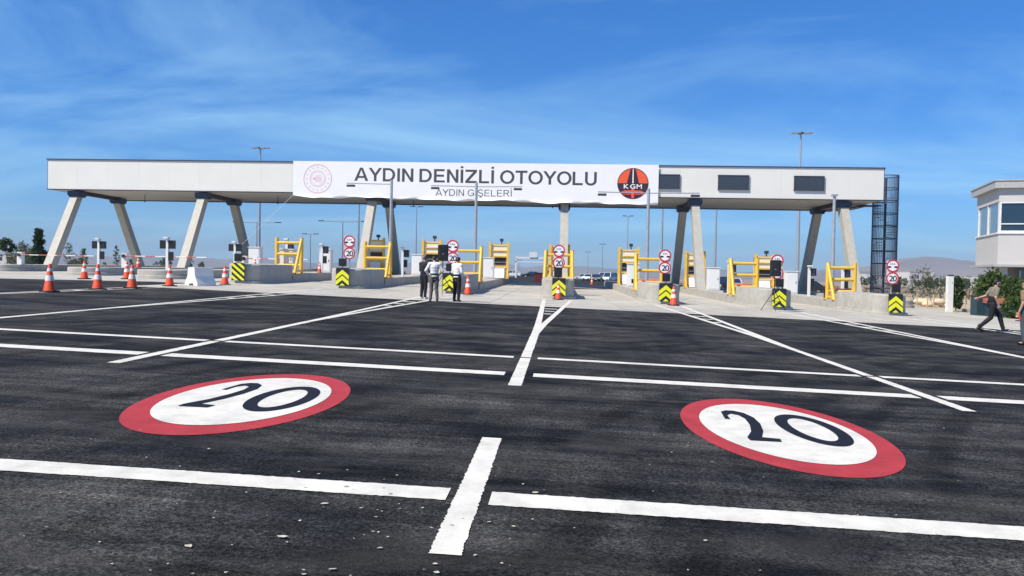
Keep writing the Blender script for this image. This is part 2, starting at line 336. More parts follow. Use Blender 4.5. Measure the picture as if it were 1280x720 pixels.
# ------------------------------------------------------------------ road markings (parts of the road)
def strip(pts, dz=.006):                    # closed outline on the plaza plane
    mb = MB(); mb.add([(x, y, gz(x, y)+dz) for x, y in pts], [tuple(range(len(pts)))]); return mb
def rag(x0, x1, y0, y1, along='y', amp=.008, step=.03, dz=.006):   # a painted bar with slightly uneven edges
    mb = MB(); rr = random.Random(int(x0*100)+int(y0*77))
    a0, a1 = (y0, y1) if along == 'y' else (x0, x1); n = max(2, min(700, int((a1-a0)/step)))
    vs_ = []
    for i in range(n+1):
        t = a0+(a1-a0)*i/n; e0 = rr.uniform(-amp, amp); e1 = rr.uniform(-amp, amp)
        q = [(x0+e0, t), (x1+e1, t)] if along == 'y' else [(t, y0+e0), (t, y1+e1)]
        vs_ += [(x, y, gz(x, y)+dz) for x, y in q]
    if along == 'y': fs = [(2*i, 2*i+1, 2*i+3, 2*i+2) for i in range(n)]
    else: fs = [(2*i, 2*i+2, 2*i+3, 2*i+1) for i in range(n)]
    return mb.add(vs_, fs)
def mark(name, mb, m=M_PAINT): return link(name, mb.mesh(name, m), road_o)
LL = {2: -21.9, 3: -16.55, 4: -11.2, 5: -5.85, 6: -.56, 7: 5.02, 8: 10.36, 9: 15.8}
W = .085
mark('lane_line', rag(-.66, -.49, 3.9, 6.62, amp=.006, step=.018))
# first transverse line, broken round the lane bar
mark('stop_line', rag(-9, -.71, 4.80, 5.06, 'x', .006)); mark('stop_line', rag(-.43, 9, 4.76, 5.04, 'x', .006))
for y0, y1 in ((10.46, 10.79), (12.50, 12.72)):
    cuts = sorted([LL[4], LL[5], LL[6], LL[7], LL[8]]); prev = -13.5
    for c in cuts+[14.5]:
        w_ = .17 if c != LL[6] else .2
        mark('stop_line', rag(prev, c-w_ if c < 14 else c, y0, y1, 'x', .006, .1)); prev = c+w_
def vband(pts, w):                          # band following a polyline (width across x)
    out = [(x-w/2, y) for x, y in pts]+[(x+w/2, y) for x, y in reversed(pts)]
    mb = MB(); n = len(pts); vs_ = []
    for x, y in pts: vs_ += [(x-w/2, y, gz(x, y)+.016 if y > 29 else gz(x, y)+.006), (x+w/2, y, gz(x, y)+.016 if y > 29 else gz(x, y)+.006)]
    return mb.add(vs_, [(2*i, 2*i+1, 2*i+3, 2*i+2) for i in range(n-1)])
for i, u0 in LL.items():
    y0 = 9.6 if i >= 4 else (14 if i == 3 else 14.5)
    if i == 9: y0 = 22
    mark('lane_line', rag(u0-W, u0+W, y0, 12.55, amp=.006) if y0 < 12 else rag(u0-W, u0+W, y0, y0+1, amp=.006))
    s0 = 17.2
    mark('lane_line', rag(u0-W, u0+W, max(12.66, y0+1), max(s0, y0+1.2), amp=.006, step=.2))
    s0 = max(s0, y0+1.2)
    n = U[i]
    if i == 2: continue
    lx, rx = n-.62, n+.62
    mark('gore_line', vband([(u0-.0, s0-.02), (u0-.02, 20), (lx, 35.6)], .17)); mark('gore_line', vband([(u0+.0, s0), (u0+.12, 20), (rx, 35.6)], .17))
    for k in range(7):
        y = 24.6+k*1.55; t = (y-20)/15.6; xa = u0-.02+(lx-u0)*t+.12; xb = u0+.12+(rx-u0-.12)*t-.12
        if xb-xa > .15: mark('gore_hatch', vband([(xa, y), ((xa+xb)/2, y)], .001) if False else rag(xa, xb, y, y+.34, 'x', .004, .2, dz=.017 if y > 29 else .006))
# speed roundels
TWO = [(-.40, .77), (-.44, .36), (-.385, .35), (-.37, .58), (-.31, .68), (-.24, .62), (-.215, .42), (-.245, .1), (-.31, -.22), (-.42, -.52), (-.42, -.64), (-.13, -.63), (-.11, -.50), (-.27, -.47), (-.18, -.17), (-.115, .2), (-.10, .52), (-.15, .77), (-.24, .88), (-.33, .87)]
def roundel(cx, cy):
    tilt = 0.
    ro = link('speed_roundel', strip([(cx+.955*math.cos(t), cy+1.76*math.sin(t)) for t in [2*math.pi*i/72 for i in range(72)]], .005).mesh('speed_roundel', M_RED), road_o)
    link('white_disc', strip([(cx+.765*math.cos(t), cy+1.38*math.sin(t)) for t in [2*math.pi*i/72 for i in range(72)]], .009).mesh('white_disc', M_PAINT), ro)
    k = len(TWO); link('digit', strip([(cx-.03+x, cy+y) for x, y in TWO], .013).mesh('digit', M_BLK), ro)
    n = 48; mb = MB(); vs_ = []
    for (rx, ry, ox, oy) in ((.31, .755, .335, .08), (.18, .545, .335, .08)):
        for i in range(n):
            t = 2*math.pi*i/n; x = cx+ox+rx*math.cos(t); y = cy+oy+ry*math.sin(t); vs_.append((x, y, gz(x, y)+.013))
    mb.add(vs_, [(i, (i+1) % n, n+(i+1) % n, n+i) for i in range(n)]); link('digit', mb.mesh('digit', M_BLK), ro)
roundel(-3.24, 7.77); roundel(2.23, 7.77)
# dark sealed seam at the far left
mark('tar_seam', rag(-24, -13.5, 18.3, 18.62, 'x', .05, .4, dz=.004), mat('fresh_tar', (.008, .008, .010), .6))
# loose paint flakes and crumbs near the bars
fl = MB(); rr = random.Random(3)
for k in range(130):
    if k < 80: x = rr.gauss(-1.0, .9); y = rr.uniform(3.3, 5.4)
    else: x = rr.uniform(-5, 5); y = 3.2+abs(rr.gauss(0, 3.0))
    s = rr.uniform(.003, .009)*(2.2 if rr.random() < .08 else 1); a = rr.uniform(0, 6.28); n = rr.choice((4, 5, 6)); z = gz(x, y)+.008+rr.random()*.003
    fl.add([(x+s*rr.uniform(.6, 1.5)*math.cos(a+6.28*i/n)*1.4, y+s*rr.uniform(.6, 1.3)*math.sin(a+6.28*i/n), z+rr.uniform(0, .005)) for i in range(n)], [tuple(range(n))])
tag(link('paint_flakes', fl.mesh('paint_flakes', mat('flake', (.55, .50, .40), .8, var=.3, scale=30))), 'loose pale paint flakes and grit lying on the dark asphalt', 'grit', kind='stuff')

# ------------------------------------------------------------------ canopy on sloping legs
CX0, CX1, CY0, CY1, CZ0, CZ1 = -40.9, 23.7, 58.0, 66.8, 7.60, 9.93
canopy = thing('toll_canopy', 'long white panelled toll plaza canopy on pairs of sloping concrete legs', 'canopy', (0, 58, 0))
np_ = 26; pw = (CX1-CX0)/np_
for i in range(np_):
    x = CX0+pw*(i+.5)
    part('fascia_panel', 'fpanel', lambda: MB().box((0, .04, 0), (pw-.006, .08, CZ1-CZ0-.02)), M_WHITE, canopy, (x, 0, (CZ0+CZ1)/2))
    part('fascia_panel', 'fpanel', None, M_WHITE, canopy, (x, CY1-58-.08, (CZ0+CZ1)/2))
ends = MB()
for x in (CX0, CX1): ends.box((x+(.05 if x < 0 else -.05)*0, (CY1-58)/2, (CZ0+CZ1)/2), (.09, CY1-58-.02, CZ1-CZ0+.05))
part('end_cladding', 'cends', ends, M_NAVY, canopy)
trim = MB(); trim.box(((CX0+CX1)/2, .02, CZ1+.03), (CX1-CX0+.2, .2, .07)); trim.box(((CX0+CX1)/2, CY1-58-.02, CZ1+.03), (CX1-CX0+.2, .2, .07))
part('top_trim', 'ctrim', trim, M_NAVY, canopy)
part('bottom_trim', 'cbtrim', MB().box(((CX0+CX1)/2, .015, CZ0-.035), (CX1-CX0+.1, .13, .06)), M_DARK, canopy)
part('bottom_trim', 'cbtrim2', MB().box(((CX0+CX1)/2, CY1-58-.02, CZ0-.04), (CX1-CX0+.1, .16, .10)), M_DARK, canopy)
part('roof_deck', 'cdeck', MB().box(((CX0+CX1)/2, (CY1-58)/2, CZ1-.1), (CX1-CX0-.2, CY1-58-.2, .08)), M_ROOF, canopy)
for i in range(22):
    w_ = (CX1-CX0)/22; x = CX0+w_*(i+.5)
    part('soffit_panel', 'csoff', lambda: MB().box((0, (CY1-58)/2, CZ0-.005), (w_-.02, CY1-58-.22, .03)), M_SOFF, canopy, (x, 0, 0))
LEGX = [-38.95, -28.5, -14.85, .15, 10.05, 21.05]
for k, x in enumerate(LEGX):
    gb = gz(x, 57)+.25; gb2 = gz(x, 69)+.25
    mb = MB(); mb.box((x, 3.6, CZ0-.17), (.36, 5.6, .3)); part('cross_beam', ('cb', k), mb, M_DARK, canopy)
    a, b_ = (x, -2.5, gb), (x, .75, CZ0-.42)
    def leg(a, b_):
        mb = MB(); a = Vector(a); b_ = Vector(b_); w0, d0 = .62, .78
        vs_ = [(a.x+sx*w0/2, a.y+sy*d0/2, a.z-.6) for sx, sy in ((-1, -1), (1, -1), (1, 1), (-1, 1))]+[(b_.x+sx*w0*.47, b_.y+sy*d0*.45, b_.z) for sx, sy in ((-1, -1), (1, -1), (1, 1), (-1, 1))]
        dxy = (b_-a); vs_ = [(v[0]-(dxy.x/dxy.z*.6 if q < 4 else 0), v[1]-(dxy.y/dxy.z*.6 if q < 4 else 0), v[2]) for q, v in enumerate(vs_)]
        return mb.add(vs_, [(3, 2, 1, 0), (4, 5, 6, 7), (0, 1, 5, 4), (1, 2, 6, 5), (2, 3, 7, 6), (3, 0, 4, 7)])
    part('leg', ('lf', k), leg(a, b_), M_LEG, canopy); part('leg', ('lb', k), leg((x, 10.0, gb2), (x, 6.4, CZ0-.42)), M_LEG, canopy)
    for yy in (.75, 6.4):
        part('leg_bracket', ('lbr', k, yy), MB().box((x, yy, CZ0-.28), (.98, 1.0, .36)).box((x, yy, CZ0-.5), (.86, .86, .14)), M_NAVY, canopy)
for x0, x1 in ((6.4, 8.72), (11.62, 13.83), (17.2, 19.33)):
    d = part('display_panel', ('disp', x0), MB().box(((x0+x1)/2, -.05, 8.76), (x1-x0, .12, 1.02)), M_SLATE, canopy)
    fr = MB(); w_ = .05
    for z in (8.76-.52, 8.76+.52): fr.box(((x0+x1)/2, -.06, z), (x1-x0+.1, .16, w_))
    for x in (x0, x1): fr.box((x, -.06, 8.76), (w_, .16, .99))
    part('frame', ('dispf', x0), fr, M_DARK, d)
for k in range(5):
    part('sprinkler_drop', 'spr', lambda: MB().tube((0, 0, 0), (0, 0, -.5), .025).ell((0, 0, -.55), (.07, .07, .1)), M_DARK, canopy, (-34.7+k*11.3, 3.2, CZ0-.02), smooth=True)

# ------------------------------------------------------------------ banner
ban = thing('banner', 'white cloth banner reading AYDIN DENIZLI OTOYOLU across the canopy front', 'banner', (0, 57.86, 0))
mb = MB(); nx, nz_ = 150, 56; bx0, bx1 = -20.92, 7.16
def bottom(x):
    t = (x-bx0)/(bx1-bx0); return 7.26-.30*t+.035*math.sin(x*1.1)+.03*math.sin(x*2.7+1)
for j in range(nz_+1):
    for i in range(nx+1):
        x = bx0+(bx1-bx0)*i/nx; q = (j/nz_)**.8 if False else j/nz_
        z = 10.0+(bottom(x)-10.0)*q
        lo = max(0., (q-.945)/.055)
        y = -.03 - lo*(.16*math.sin(x*1.35+2.2*q)*lo+.08*math.sin(x*3.1+8*q)+.07)
        if q > .945: z += .04*math.sin(x*.7+5*q)*lo
        mb.add([(x, y, z)], [])
mb.f = [(j*(nx+1)+i, (j+1)*(nx+1)+i, (j+1)*(nx+1)+i+1, j*(nx+1)+i+1) for j in range(nz_) for i in range(nx)]
part('cloth', 'bcloth', mb, M_BAN, ban, smooth=True)
FONT = {}
def glyph(ch, off):
    k = (ch, off)
    if k in FONT: return FONT[k]
    c = bpy.data.curves.new('glyph', 'FONT'); c.body = ch; c.offset = off; c.resolution_u = 5; c.fill_mode = 'FRONT'
    o = bpy.data.objects.new('glyph', c); COL.objects.link(o); bpy.context.view_layer.update()
    me = bpy.data.meshes.new_from_object(o.evaluated_get(bpy.context.evaluated_depsgraph_get()))
    vs_ = [tuple(v.co) for v in me.vertices]; fs = [tuple(q.vertices) for q in me.polygons]
    bpy.data.objects.remove(o); bpy.data.meshes.remove(me); bpy.data.curves.remove(c)
    x0 = min(v[0] for v in vs_); x1 = max(v[0] for v in vs_); FONT[k] = ([(v[0]-x0, v[1]) for v in vs_], fs, x1-x0); return FONT[k]
def band(o_, i_):                           # strip of quads between two equally long polylines
    n = len(o_); return o_+i_, [(k, k+1, n+k+1, n+k) for k in range(n-1)]
def earc(cx, cz, rx, rz_, a0, a1, n=16): return [(cx+rx*math.cos(R(a0+(a1-a0)*k/n)), cz+rz_*math.sin(R(a0+(a1-a0)*k/n))) for k in range(n+1)]
def gro(ch, w):                             # plain grotesque capitals, cap height 1, stroke w -> list of (verts, faces), ink width
    P_ = lambda *p: (list(p), [tuple(range(len(p)))])
    if ch in 'Iİ': return [P_((0, 0), (w, 0), (w, 1), (0, 1))], w
    if ch == 'L': return [P_((0, 0), (w, 0), (w, 1), (0, 1)), P_((w, 0), (.70, 0), (.70, w*.88), (w, w*.88))], .70
    if ch == 'T': return [P_((.41-w/2, 0), (.41+w/2, 0), (.41+w/2, 1-w*.88), (.41-w/2, 1-w*.88)), P_((0, 1-w*.88), (.82, 1-w*.88), (.82, 1), (0, 1))], .82
    if ch == 'E': return [P_((0, 0), (w, 0), (w, 1), (0, 1))]+[P_((w, z), (x, z), (x, z+w*.86), (w, z+w*.86)) for z, x in ((0, .76), (.5-w*.40, .70), (1-w*.86, .74))], .76
    if ch == 'N': return [P_((0, 0), (w, 0), (w, 1), (0, 1)), P_((.80-w, 0), (.80, 0), (.80, 1), (.80-w, 1)), P_((w, 1-.0), (w, 1-w*1.65), (.80-w, 0), (.80-w, w*1.65))], .80
    if ch == 'Z': return [P_((0, 0), (.80, 0), (.80, w*.88), (0, w*.88)), P_((0, 1-w*.88), (.80, 1-w*.88), (.80, 1), (0, 1)), P_((0, w*.88), (w*1.35, w*.88), (.80, 1-w*.88), (.80-w*1.35, 1-w*.88))], .80
    if ch == 'A':
        t = w*1.1; e = lambda z: t+(.5-t)*z/(1-w*.9); z0, z1 = .22, .22+w*.82
        return [P_((0, 0), (t, 0), (.5, 1-w*.9), (.5, 1), (.5-t/2, 1)), P_((1-t, 0), (1, 0), (.5+t/2, 1), (.5, 1), (.5, 1-w*.9)), P_((e(z0), z0), (1-e(z0), z0), (1-e(z1), z1), (e(z1), z1))], 1.0
    if ch == 'Y': return [P_((.47-w/2, 0), (.47+w/2, 0), (.47+w/2, .42), (.47-w/2, .42)), P_((.47-w/2, .42), (.47, .42), (.47, .60), (w*1.12, 1), (0, 1)), P_((.47, .42), (.47+w/2, .42), (.94, 1), (.94-w*1.12, 1), (.47, .60))], .94
    if ch == 'D': return [P_((0, 0), (w, 0), (w, 1), (0, 1)), band([(w, 1)]+earc(.40, .5, .47, .5, 90, -90)+[(w, 0)], [(w, 1-w*.86)]+earc(.40, .5, .47-w, .5-w*.86, 90, -90)+[(w, w*.86)])], .87
    if ch == 'O': return [band(earc(.5, .5, .5, .515, 90, 450, 40), earc(.5, .5, .5-w, .515-w*.88, 90, 450, 40))], 1.0
    if ch == 'U': return [P_((0, .34), (w, .34), (w, 1), (0, 1)), P_((.80-w, .34), (.80, .34), (.80, 1), (.80-w, 1)), band(earc(.4, .34, .4, .355, 180, 360), earc(.4, .34, .4-w, .355-w*.9, 180, 360))], .80
    if ch == 'G': return [band(earc(.5, .5, .5, .515, 38, 322, 34), earc(.5, .5, .5-w, .515-w*.88, 38, 322, 34)), P_((.95-w, .10), (.95, .10), (.95, .52), (.95-w, .52)), P_((.54, .52-w*.86), (.95-w, .52-w*.86), (.95-w, .52), (.54, .52))], .97
    if ch == 'S':
        c_ = earc(.40, .745, .31, .255, 15, 270, 14)+earc(.42, .255, .33, .25, 90, -165, 14)[1:]; o_, i_ = [], []
        for k in range(len(c_)):
            p0, p1 = c_[max(0, k-1)], c_[min(len(c_)-1, k+1)]; d = Vector((p1[0]-p0[0], p1[1]-p0[1])).normalized(); o_.append((c_[k][0]+d.y*w/2, c_[k][1]-d.x*w/2)); i_.append((c_[k][0]-d.y*w/2, c_[k][1]+d.x*w/2))
        return [band(o_, i_)], .80
    if ch == 'R': return [P_((0, 0), (w, 0), (w, 1), (0, 1)), band([(w, 1)]+earc(.50, .73, .30, .27, 90, -90)+[(w, .46)], [(w, 1-w*.86)]+earc(.50, .73, .30-w, .27-w*.86, 90, -90)+[(w, .46+w*.86)]), P_((.42, .46), (.42+w*1.15, .46), (.86, 0), (.86-w*1.15, 0))], .86
def letters(parent, s, x0, x1, zb, cap, m, y, wgt, gap=.14, space=.34, slope=0., name='letter'):
    tot = 0.; items = []; prev = None
    for ch in s:
        if ch == ' ': tot += space; prev = None; continue
        if prev: tot += gap*(.1 if prev+ch in ('AY', 'YO', 'OY') else .45 if prev in 'AYO' or ch in 'AYOT' else 1)
        pcs, w_ = gro('S' if ch == 'Ş' else ch, wgt); items.append((ch, pcs, w_, tot)); tot += w_; prev = ch
    sx = (x1-x0)/tot
    for ch, pcs, w_, p0 in items:
        mb = MB()
        for vs_, fs in pcs: mb.add([(x*sx, 0, z*cap) for x, z in vs_], fs)
        if ch == 'İ': mb.add([(0, 0, 1.10*cap), (w_*sx, 0, 1.10*cap), (w_*sx, 0, 1.25*cap), (0, 0, 1.25*cap)], [(0, 1, 2, 3)])
        if ch == 'Ş': mb.add([(x*sx, 0, z*cap) for x, z in ((.36, -.06), (.48, -.06), (.54, -.16), (.46, -.25), (.28, -.25), (.28, -.18), (.42, -.17))], [(0, 1, 2, 3, 4, 5, 6)])
        part(name, ('L', s, ch, p0), mb, m, parent, (x0+p0*sx, y, zb+slope*p0*sx))
def flabel(parent, s, x0, x1, zb, cap, m, y, off, gap, name):
    tot = 0.; items = []
    for ch in s: g_ = glyph(ch, off); items.append((ch, g_, tot)); tot += g_[2]+gap
    sx = (x1-x0)/(tot-gap)
    for ch, (vs_, fs, w_), p0 in items: part(name, ('F', s, ch), MB().add([(x*sx, 0, z*cap/.7) for x, z in vs_], fs), m, parent, (x0+p0*sx, y, zb))
letters(ban, 'AYDIN DENİZLİ OTOYOLU', -16.1, 2.53, 8.52, 1.02, M_TXT, -.034, .185, .15, .42, slope=-.0075)
letters(ban, 'AYDIN GİŞELERİ', -9.75, -3.9, 7.46, .50, M_TXT, -.034, .125, .2, .55)
# ministry style round emblem in faint pink line work
em = part('emblem', 'emb', MB().ring(1.06, 1.12, -.003, 0, 48), M_PINK, ban, (-18.97, -.034, 8.64))
part('inner_ring', 'emb2', MB().ring(.60, .64, -.003, 0, 40).ring(.50, .52, -.003, 0, 40), M_PINK, em)
for k in range(16):
    t = 2*math.pi*k/16
    part('star', 'embs', lambda: MB().face_prism([((.075 if i % 2 == 0 else .032)*math.sin(math.pi*i/5), (.075 if i % 2 == 0 else .032)*math.cos(math.pi*i/5)) for i in range(10)][::-1], -.003, 0), M_PINK, em, (.88*math.cos(t), 0, .88*math.sin(t)))
mb = MB()
for z in (-.24, -.12, 0, .12, .24): mb.box((.04, 0, z), (.62-abs(z)*.9, .004, .028))
for x in (-.06, .10, .26): mb.box((x, 0, 0), (.024, .003, .52-abs(x)*.5))
mb.face_prism([(-.42, 0), (-.16, -.16), (-.22, 0), (-.16, .16)], -.003, 0)
part('globe_lines', 'embg', mb, M_PINK, em)
# round motorway logo
lg = part('logo', 'lg', MB().disc(1.17, -.004, 0, 56), M_PLUM, ban, (5.25, -.034, 8.57))
def seg(r, z0, n=40):
    a0 = math.asin(z0/r); return [(r*math.cos(a0+(math.pi-2*a0)*i/n), r*math.sin(a0+(math.pi-2*a0)*i/n)) for i in range(n+1)]
part('orange_field', 'lg1', MB().face_prism(seg(1.11, .02), -.008, -.004), M_ORNG, lg)
part('road_shape', 'lg2', MB().face_prism([(-.46, .02), (.46, .02), (.2, 1.085), (-.2, 1.085)], -.012, -.008), M_PLUM, lg)
part('centre_line', 'lg3', MB().face_prism([(-.05, .02), (.05, .02), (.03, 1.08), (-.03, 1.08)], -.016, -.012), M_PRW, lg)
flabel(lg, 'KGM', -.68, .68, -.38, .33, M_PRW, -.018, .018, .16, 'logo_letter')
part('bridge_shape', 'lg4', MB().face_prism([(-.86, -.66), (.86, -.66), (.62, -.52), (-.62, -.52)][::1], -.010, -.004).face_prism([(-.10, -1.1), (.10, -1.1), (.10, -.40), (-.10, -.40)], -.012, -.010+.006).box((0, -.007, -.80), (1.66, .004, .05)), M_ORNG, lg)
cords = MB(); cords.tube((-20.9, .0, 7.35), (-24.6, -3., 2.4), .012, n=5)
tag(link('guy_rope', cords.mesh('guy_rope', M_CAB), loc=(0, 57.8, 0)), 'thin white cord tied from the banner corner down to an island', 'cord')

# ------------------------------------------------------------------ toll islands
WI = .80
def nose_pts(w, y0, y1, rnd):
    pts = [(w, y1), (-w, y1)]
    n = 12
    for i in range(n+1):
        t = math.pi+math.pi*i/n; pts.append((w*math.cos(t), y0+rnd+rnd*math.sin(t)))
    return pts
DESC = {3: 'the striped board island', 4: 'the island beside the striped board one', 5: 'the island behind the three men',
        6: 'the middle toll island', 7: 'the island below the orange logo', 8: 'the island with the loudspeaker', 9: 'the island by the stair tower'}
V0 = 37.15
SEG = 2.4
def island(i, u, v0, v1, block, label):
    sh = (A if u > XL else 0, B)
    t = thing('toll_island', label, 'traffic island', on(u, v0), group='concrete toll islands')
    if block:
        part('nose_block', ('nb', sh), lambda: MB(sh).prism(nose_pts(WI, 0, 5.1, .55), -.05, .98, .05), M_ISL, t, smooth=True)
        part('nose_plinth', ('np', sh), lambda: MB(sh).prism(nose_pts(WI+.1, -.1, 5.1, .6), -.05, .14, .02), M_ISL, t, smooth=True)
        y = 5.12
    else:
        part('nose_block', ('nbr', sh), lambda: MB(sh).prism(nose_pts(1.25, 0, 2.4, 1.1), -.05, .50, .05), M_ISL, t, smooth=True)
        part('nose_plinth', ('npr', sh), lambda: MB(sh).prism(nose_pts(1.36, -.1, 2.4, 1.2), -.05, .2, .03), M_ISL, t, smooth=True)
        y = 2.42
    w2 = (WI+.06 if block else 1.25)*2
    while y < v1-v0-.5:
        z = sh[1]*(y+SEG/2)
        part('kerb_stone', ('ks', sh, w2), lambda: MB(sh).box((0, 0, .20), (w2, SEG-.015, .5)), M_ISL, t, (0, y+SEG/2, z))
        part('top_course', ('tc', sh, w2), lambda: MB(sh).box((0, 0, .465), (w2-.10, SEG-.02, .05)), M_CONC, t, (0, y+SEG/2, z))
        y += SEG
    return t
LBL = {3: 'long grey toll island with a diagonal striped board on its nose', 4: 'toll island with chevron nose between the striped board one and three men', 5: 'toll island whose chevron nose stands behind the three standing men',
       6: 'middle toll island, an orange cone standing against its chevron board', 7: 'toll island with sunlit side below the orange round logo', 8: 'toll island with a black loudspeaker on a tripod before its nose', 9: 'outermost chevron-nosed toll island beside the caged stair tower'}
for i in range(3, 10): island(i, U[i], V0, 73, True, LBL[i])
island(2, U[2], 38.6, 72, False, 'round-ended low island beside the striped board island')
island(1, U[1], 43.5, 72, False, 'round-ended low island below the second pair of canopy legs')
island(0, -39.9, 51, 72, False, 'low island at the foot of the outermost legs by the scrub')
island(10, U[10], 50, 72, False, 'low island carrying the legs next to the stair tower')

# chevron boards
def chevrons(mb):
    for z in (.0, .29):
        for s in (-1, 1): mb.face_prism([(0, z+.27), (0, z+.47), (s*.31, z+.20), (s*.31, z+.0)][::s], -.006, 0)
    return mb
def board(i):
    u = U[i]; b_ = thing('marker_board', ('black and lime chevron board on ' if i != 3 else 'black and lime diagonal striped board on ')+DESC[i], 'marker board', on(u-(.05 if i < 6 else -.05), V0-.19, 0), group='marker boards on the island noses')
    part('plate', 'bplate', lambda: MB().box((0, 0, .59), (.65, .05, .88)), M_CHEVK, b_)
    if i == 3:
        for k in range(-1, 6):
            pts = [(-.325, .16), (.325, .16), (.325, 1.02), (-.325, 1.02)]; c0 = .02+k*.31
            for sg, c in ((1, c0), (-1, c0+.155)):       # keep sg*(x*.85+z-c) >= 0
                out = []
                for q in range(len(pts)):
                    p_, q_ = pts[q], pts[(q+1) % len(pts)]; dp = sg*(p_[0]*.85+p_[1]-c); dq = sg*(q_[0]*.85+q_[1]-c)
                    if dp >= 0: out.append(p_)
                    if dp*dq < 0: f = dp/(dp-dq); out.append((p_[0]+(q_[0]-p_[0])*f, p_[1]+(q_[1]-p_[1])*f))
                pts = out
                if len(pts) < 3: break
            if len(pts) >= 3: part('stripe', ('strp', k), MB().face_prism(pts, -.034, -.026), M_CHEV, b_)
    else:
        for z in (.16, .45):
            part('chevron', ('chv', z), (lambda z=z: MB().face_prism([(-.325, z), (0, z+.27), (.325, z), (.325, z+.215), (0, z+.485), (-.325, z+.215)], -.034, -.026)), M_CHEV, b_)
        part('chevron', 'chv3', lambda: MB().face_prism([(-.14, .155), (.14, .155), (0, .27)], -.034, -.026), M_CHEV, b_)
    if i == 6: return
    part('lamp_stem', 'bst', lambda: MB().box((0, .05, .6), (.06, .04, 1.0)), M_GALV, b_)
    lb = part('warning_lamp', 'blamp', lambda: MB().box((0, .0, 1.30), (.36, .16, .38)), M_BLACK, b_)
    part('lens', 'blens', lambda: MB().disc(.12, -.10, -.08, 20, (0, 1.30)), M_BLACK, lb)
for i in range(3, 10): board(i)
b6 = thing('warning_lamp', 'small black box lamp above the middle chevron board', 'lamp', on(U[6], V0-.05, 0))
part('housing', 'blamp6', lambda: MB().box((0, .0, 1.30), (.40, .16, .50)), M_BLACK, b6); part('stem', 'bst6', lambda: MB().box((0, .1, .55), (.06, .04, 1.1)), M_GALV, b6); part('lens', 'blens', None, M_BLACK, b6)

# twin round signs
def sign(i):
    u = U[i]+(.15 if i in (4,) else 0); s = thing('sign_post', 'twin width and speed 20 signs on '+DESC[i], 'road sign', on(u+.02, V0+.18), group='twin round signs on the islands')
    part('post', 'spost', lambda: MB().tube((0, .08, .0), (0, .08, 2.66), .035, n=10), M_GALV, s, smooth=True)
    part('backplate', 'sback', lambda: MB().box((0, .02, 2.08), (.52, .02, 1.05)), M_SPINK, s)
    for k, z in enumerate((2.36, 1.76)):
        d = part('sign_disc', 'sdisc', lambda: MB().disc(.30, -.018, .004, 32), M_SWHITE, s, (0, 0, z))
        part('red_ring', 'sring', lambda: MB().ring(.235, .302, -.024, -.017, 32), M_SRED, d)
        if k == 1:
            for ch, x in (('2', -.155), ('0', .015)):
                g_ = glyph(ch, .012); part('digit', ('sd', ch), (lambda g_=g_: MB().add([(x_*.36/.7*.8, 0, z_*.27/.7) for x_, z_ in g_[0]], g_[1])), M_BLACK, d, (x, -.024, -.135))
        else:
            for sgn in (-1, 1):
                part('arrow', ('sarr', sgn), (lambda sgn=sgn: MB().face_prism([(sgn*.05, -.055), (sgn*.12, -.10), (sgn*.22, -.10), (sgn*.22, -.01), (sgn*.12, -.01)][::-sgn], -.024, -.018)), M_BLACK, d)
            gx = -.13
            for ch in '3,5m':
                g_ = glyph(ch, .01); part('digit', ('sw', ch), (lambda g_=g_: MB().add([(x_*.115, 0, z_*.13) for x_, z_ in g_[0]], g_[1])), M_BLACK, d, (gx, -.024, .05)); gx += g_[2]*.115+.018
for i in range(4, 10): sign(i)

# yellow crash frames
def frame(i):
    f = thing('crash_frame', 'yellow steel crash frame with three rails on '+DESC[i], 'crash frame', on(U[i], 43.9, 0), group='yellow crash frames')
    for sx in (-1, 1):
        part('post', ('cfp', sx), (lambda sx=sx: MB().tube((sx*.74, 0, .44), (sx*.74, 0, 2.56), .11, n=12).box((sx*.74, 0, .5), (.34, .34, .04))), M_YEL, f, smooth=True)
        if i != 6 and sx != (1 if i < 6 else -1): continue
        part('brace', ('cfb', sx), (lambda sx=sx: MB().tube((sx*.80, -1.28, .46), (sx*.76, -.05, 2.46), .09, n=10).box((sx*.80, -1.28, .5), (.26, .30, .04))), M_YEL, f, smooth=True)
        part('gusset', ('cfg', sx), (lambda sx=sx: MB().bar((sx*.77, -1.0, .62), (sx*.77, .0, .62), .07, .14)), M_YEL, f)
    for z in (.94, 1.60, 2.26): part('rail', 'cfr', lambda: MB().tube((-.74, 0, 0), (.74, 0, 0), .085, n=10), M_YEL, f, (0, -.02, z), smooth=True)
for i in range(3, 10): frame(i)

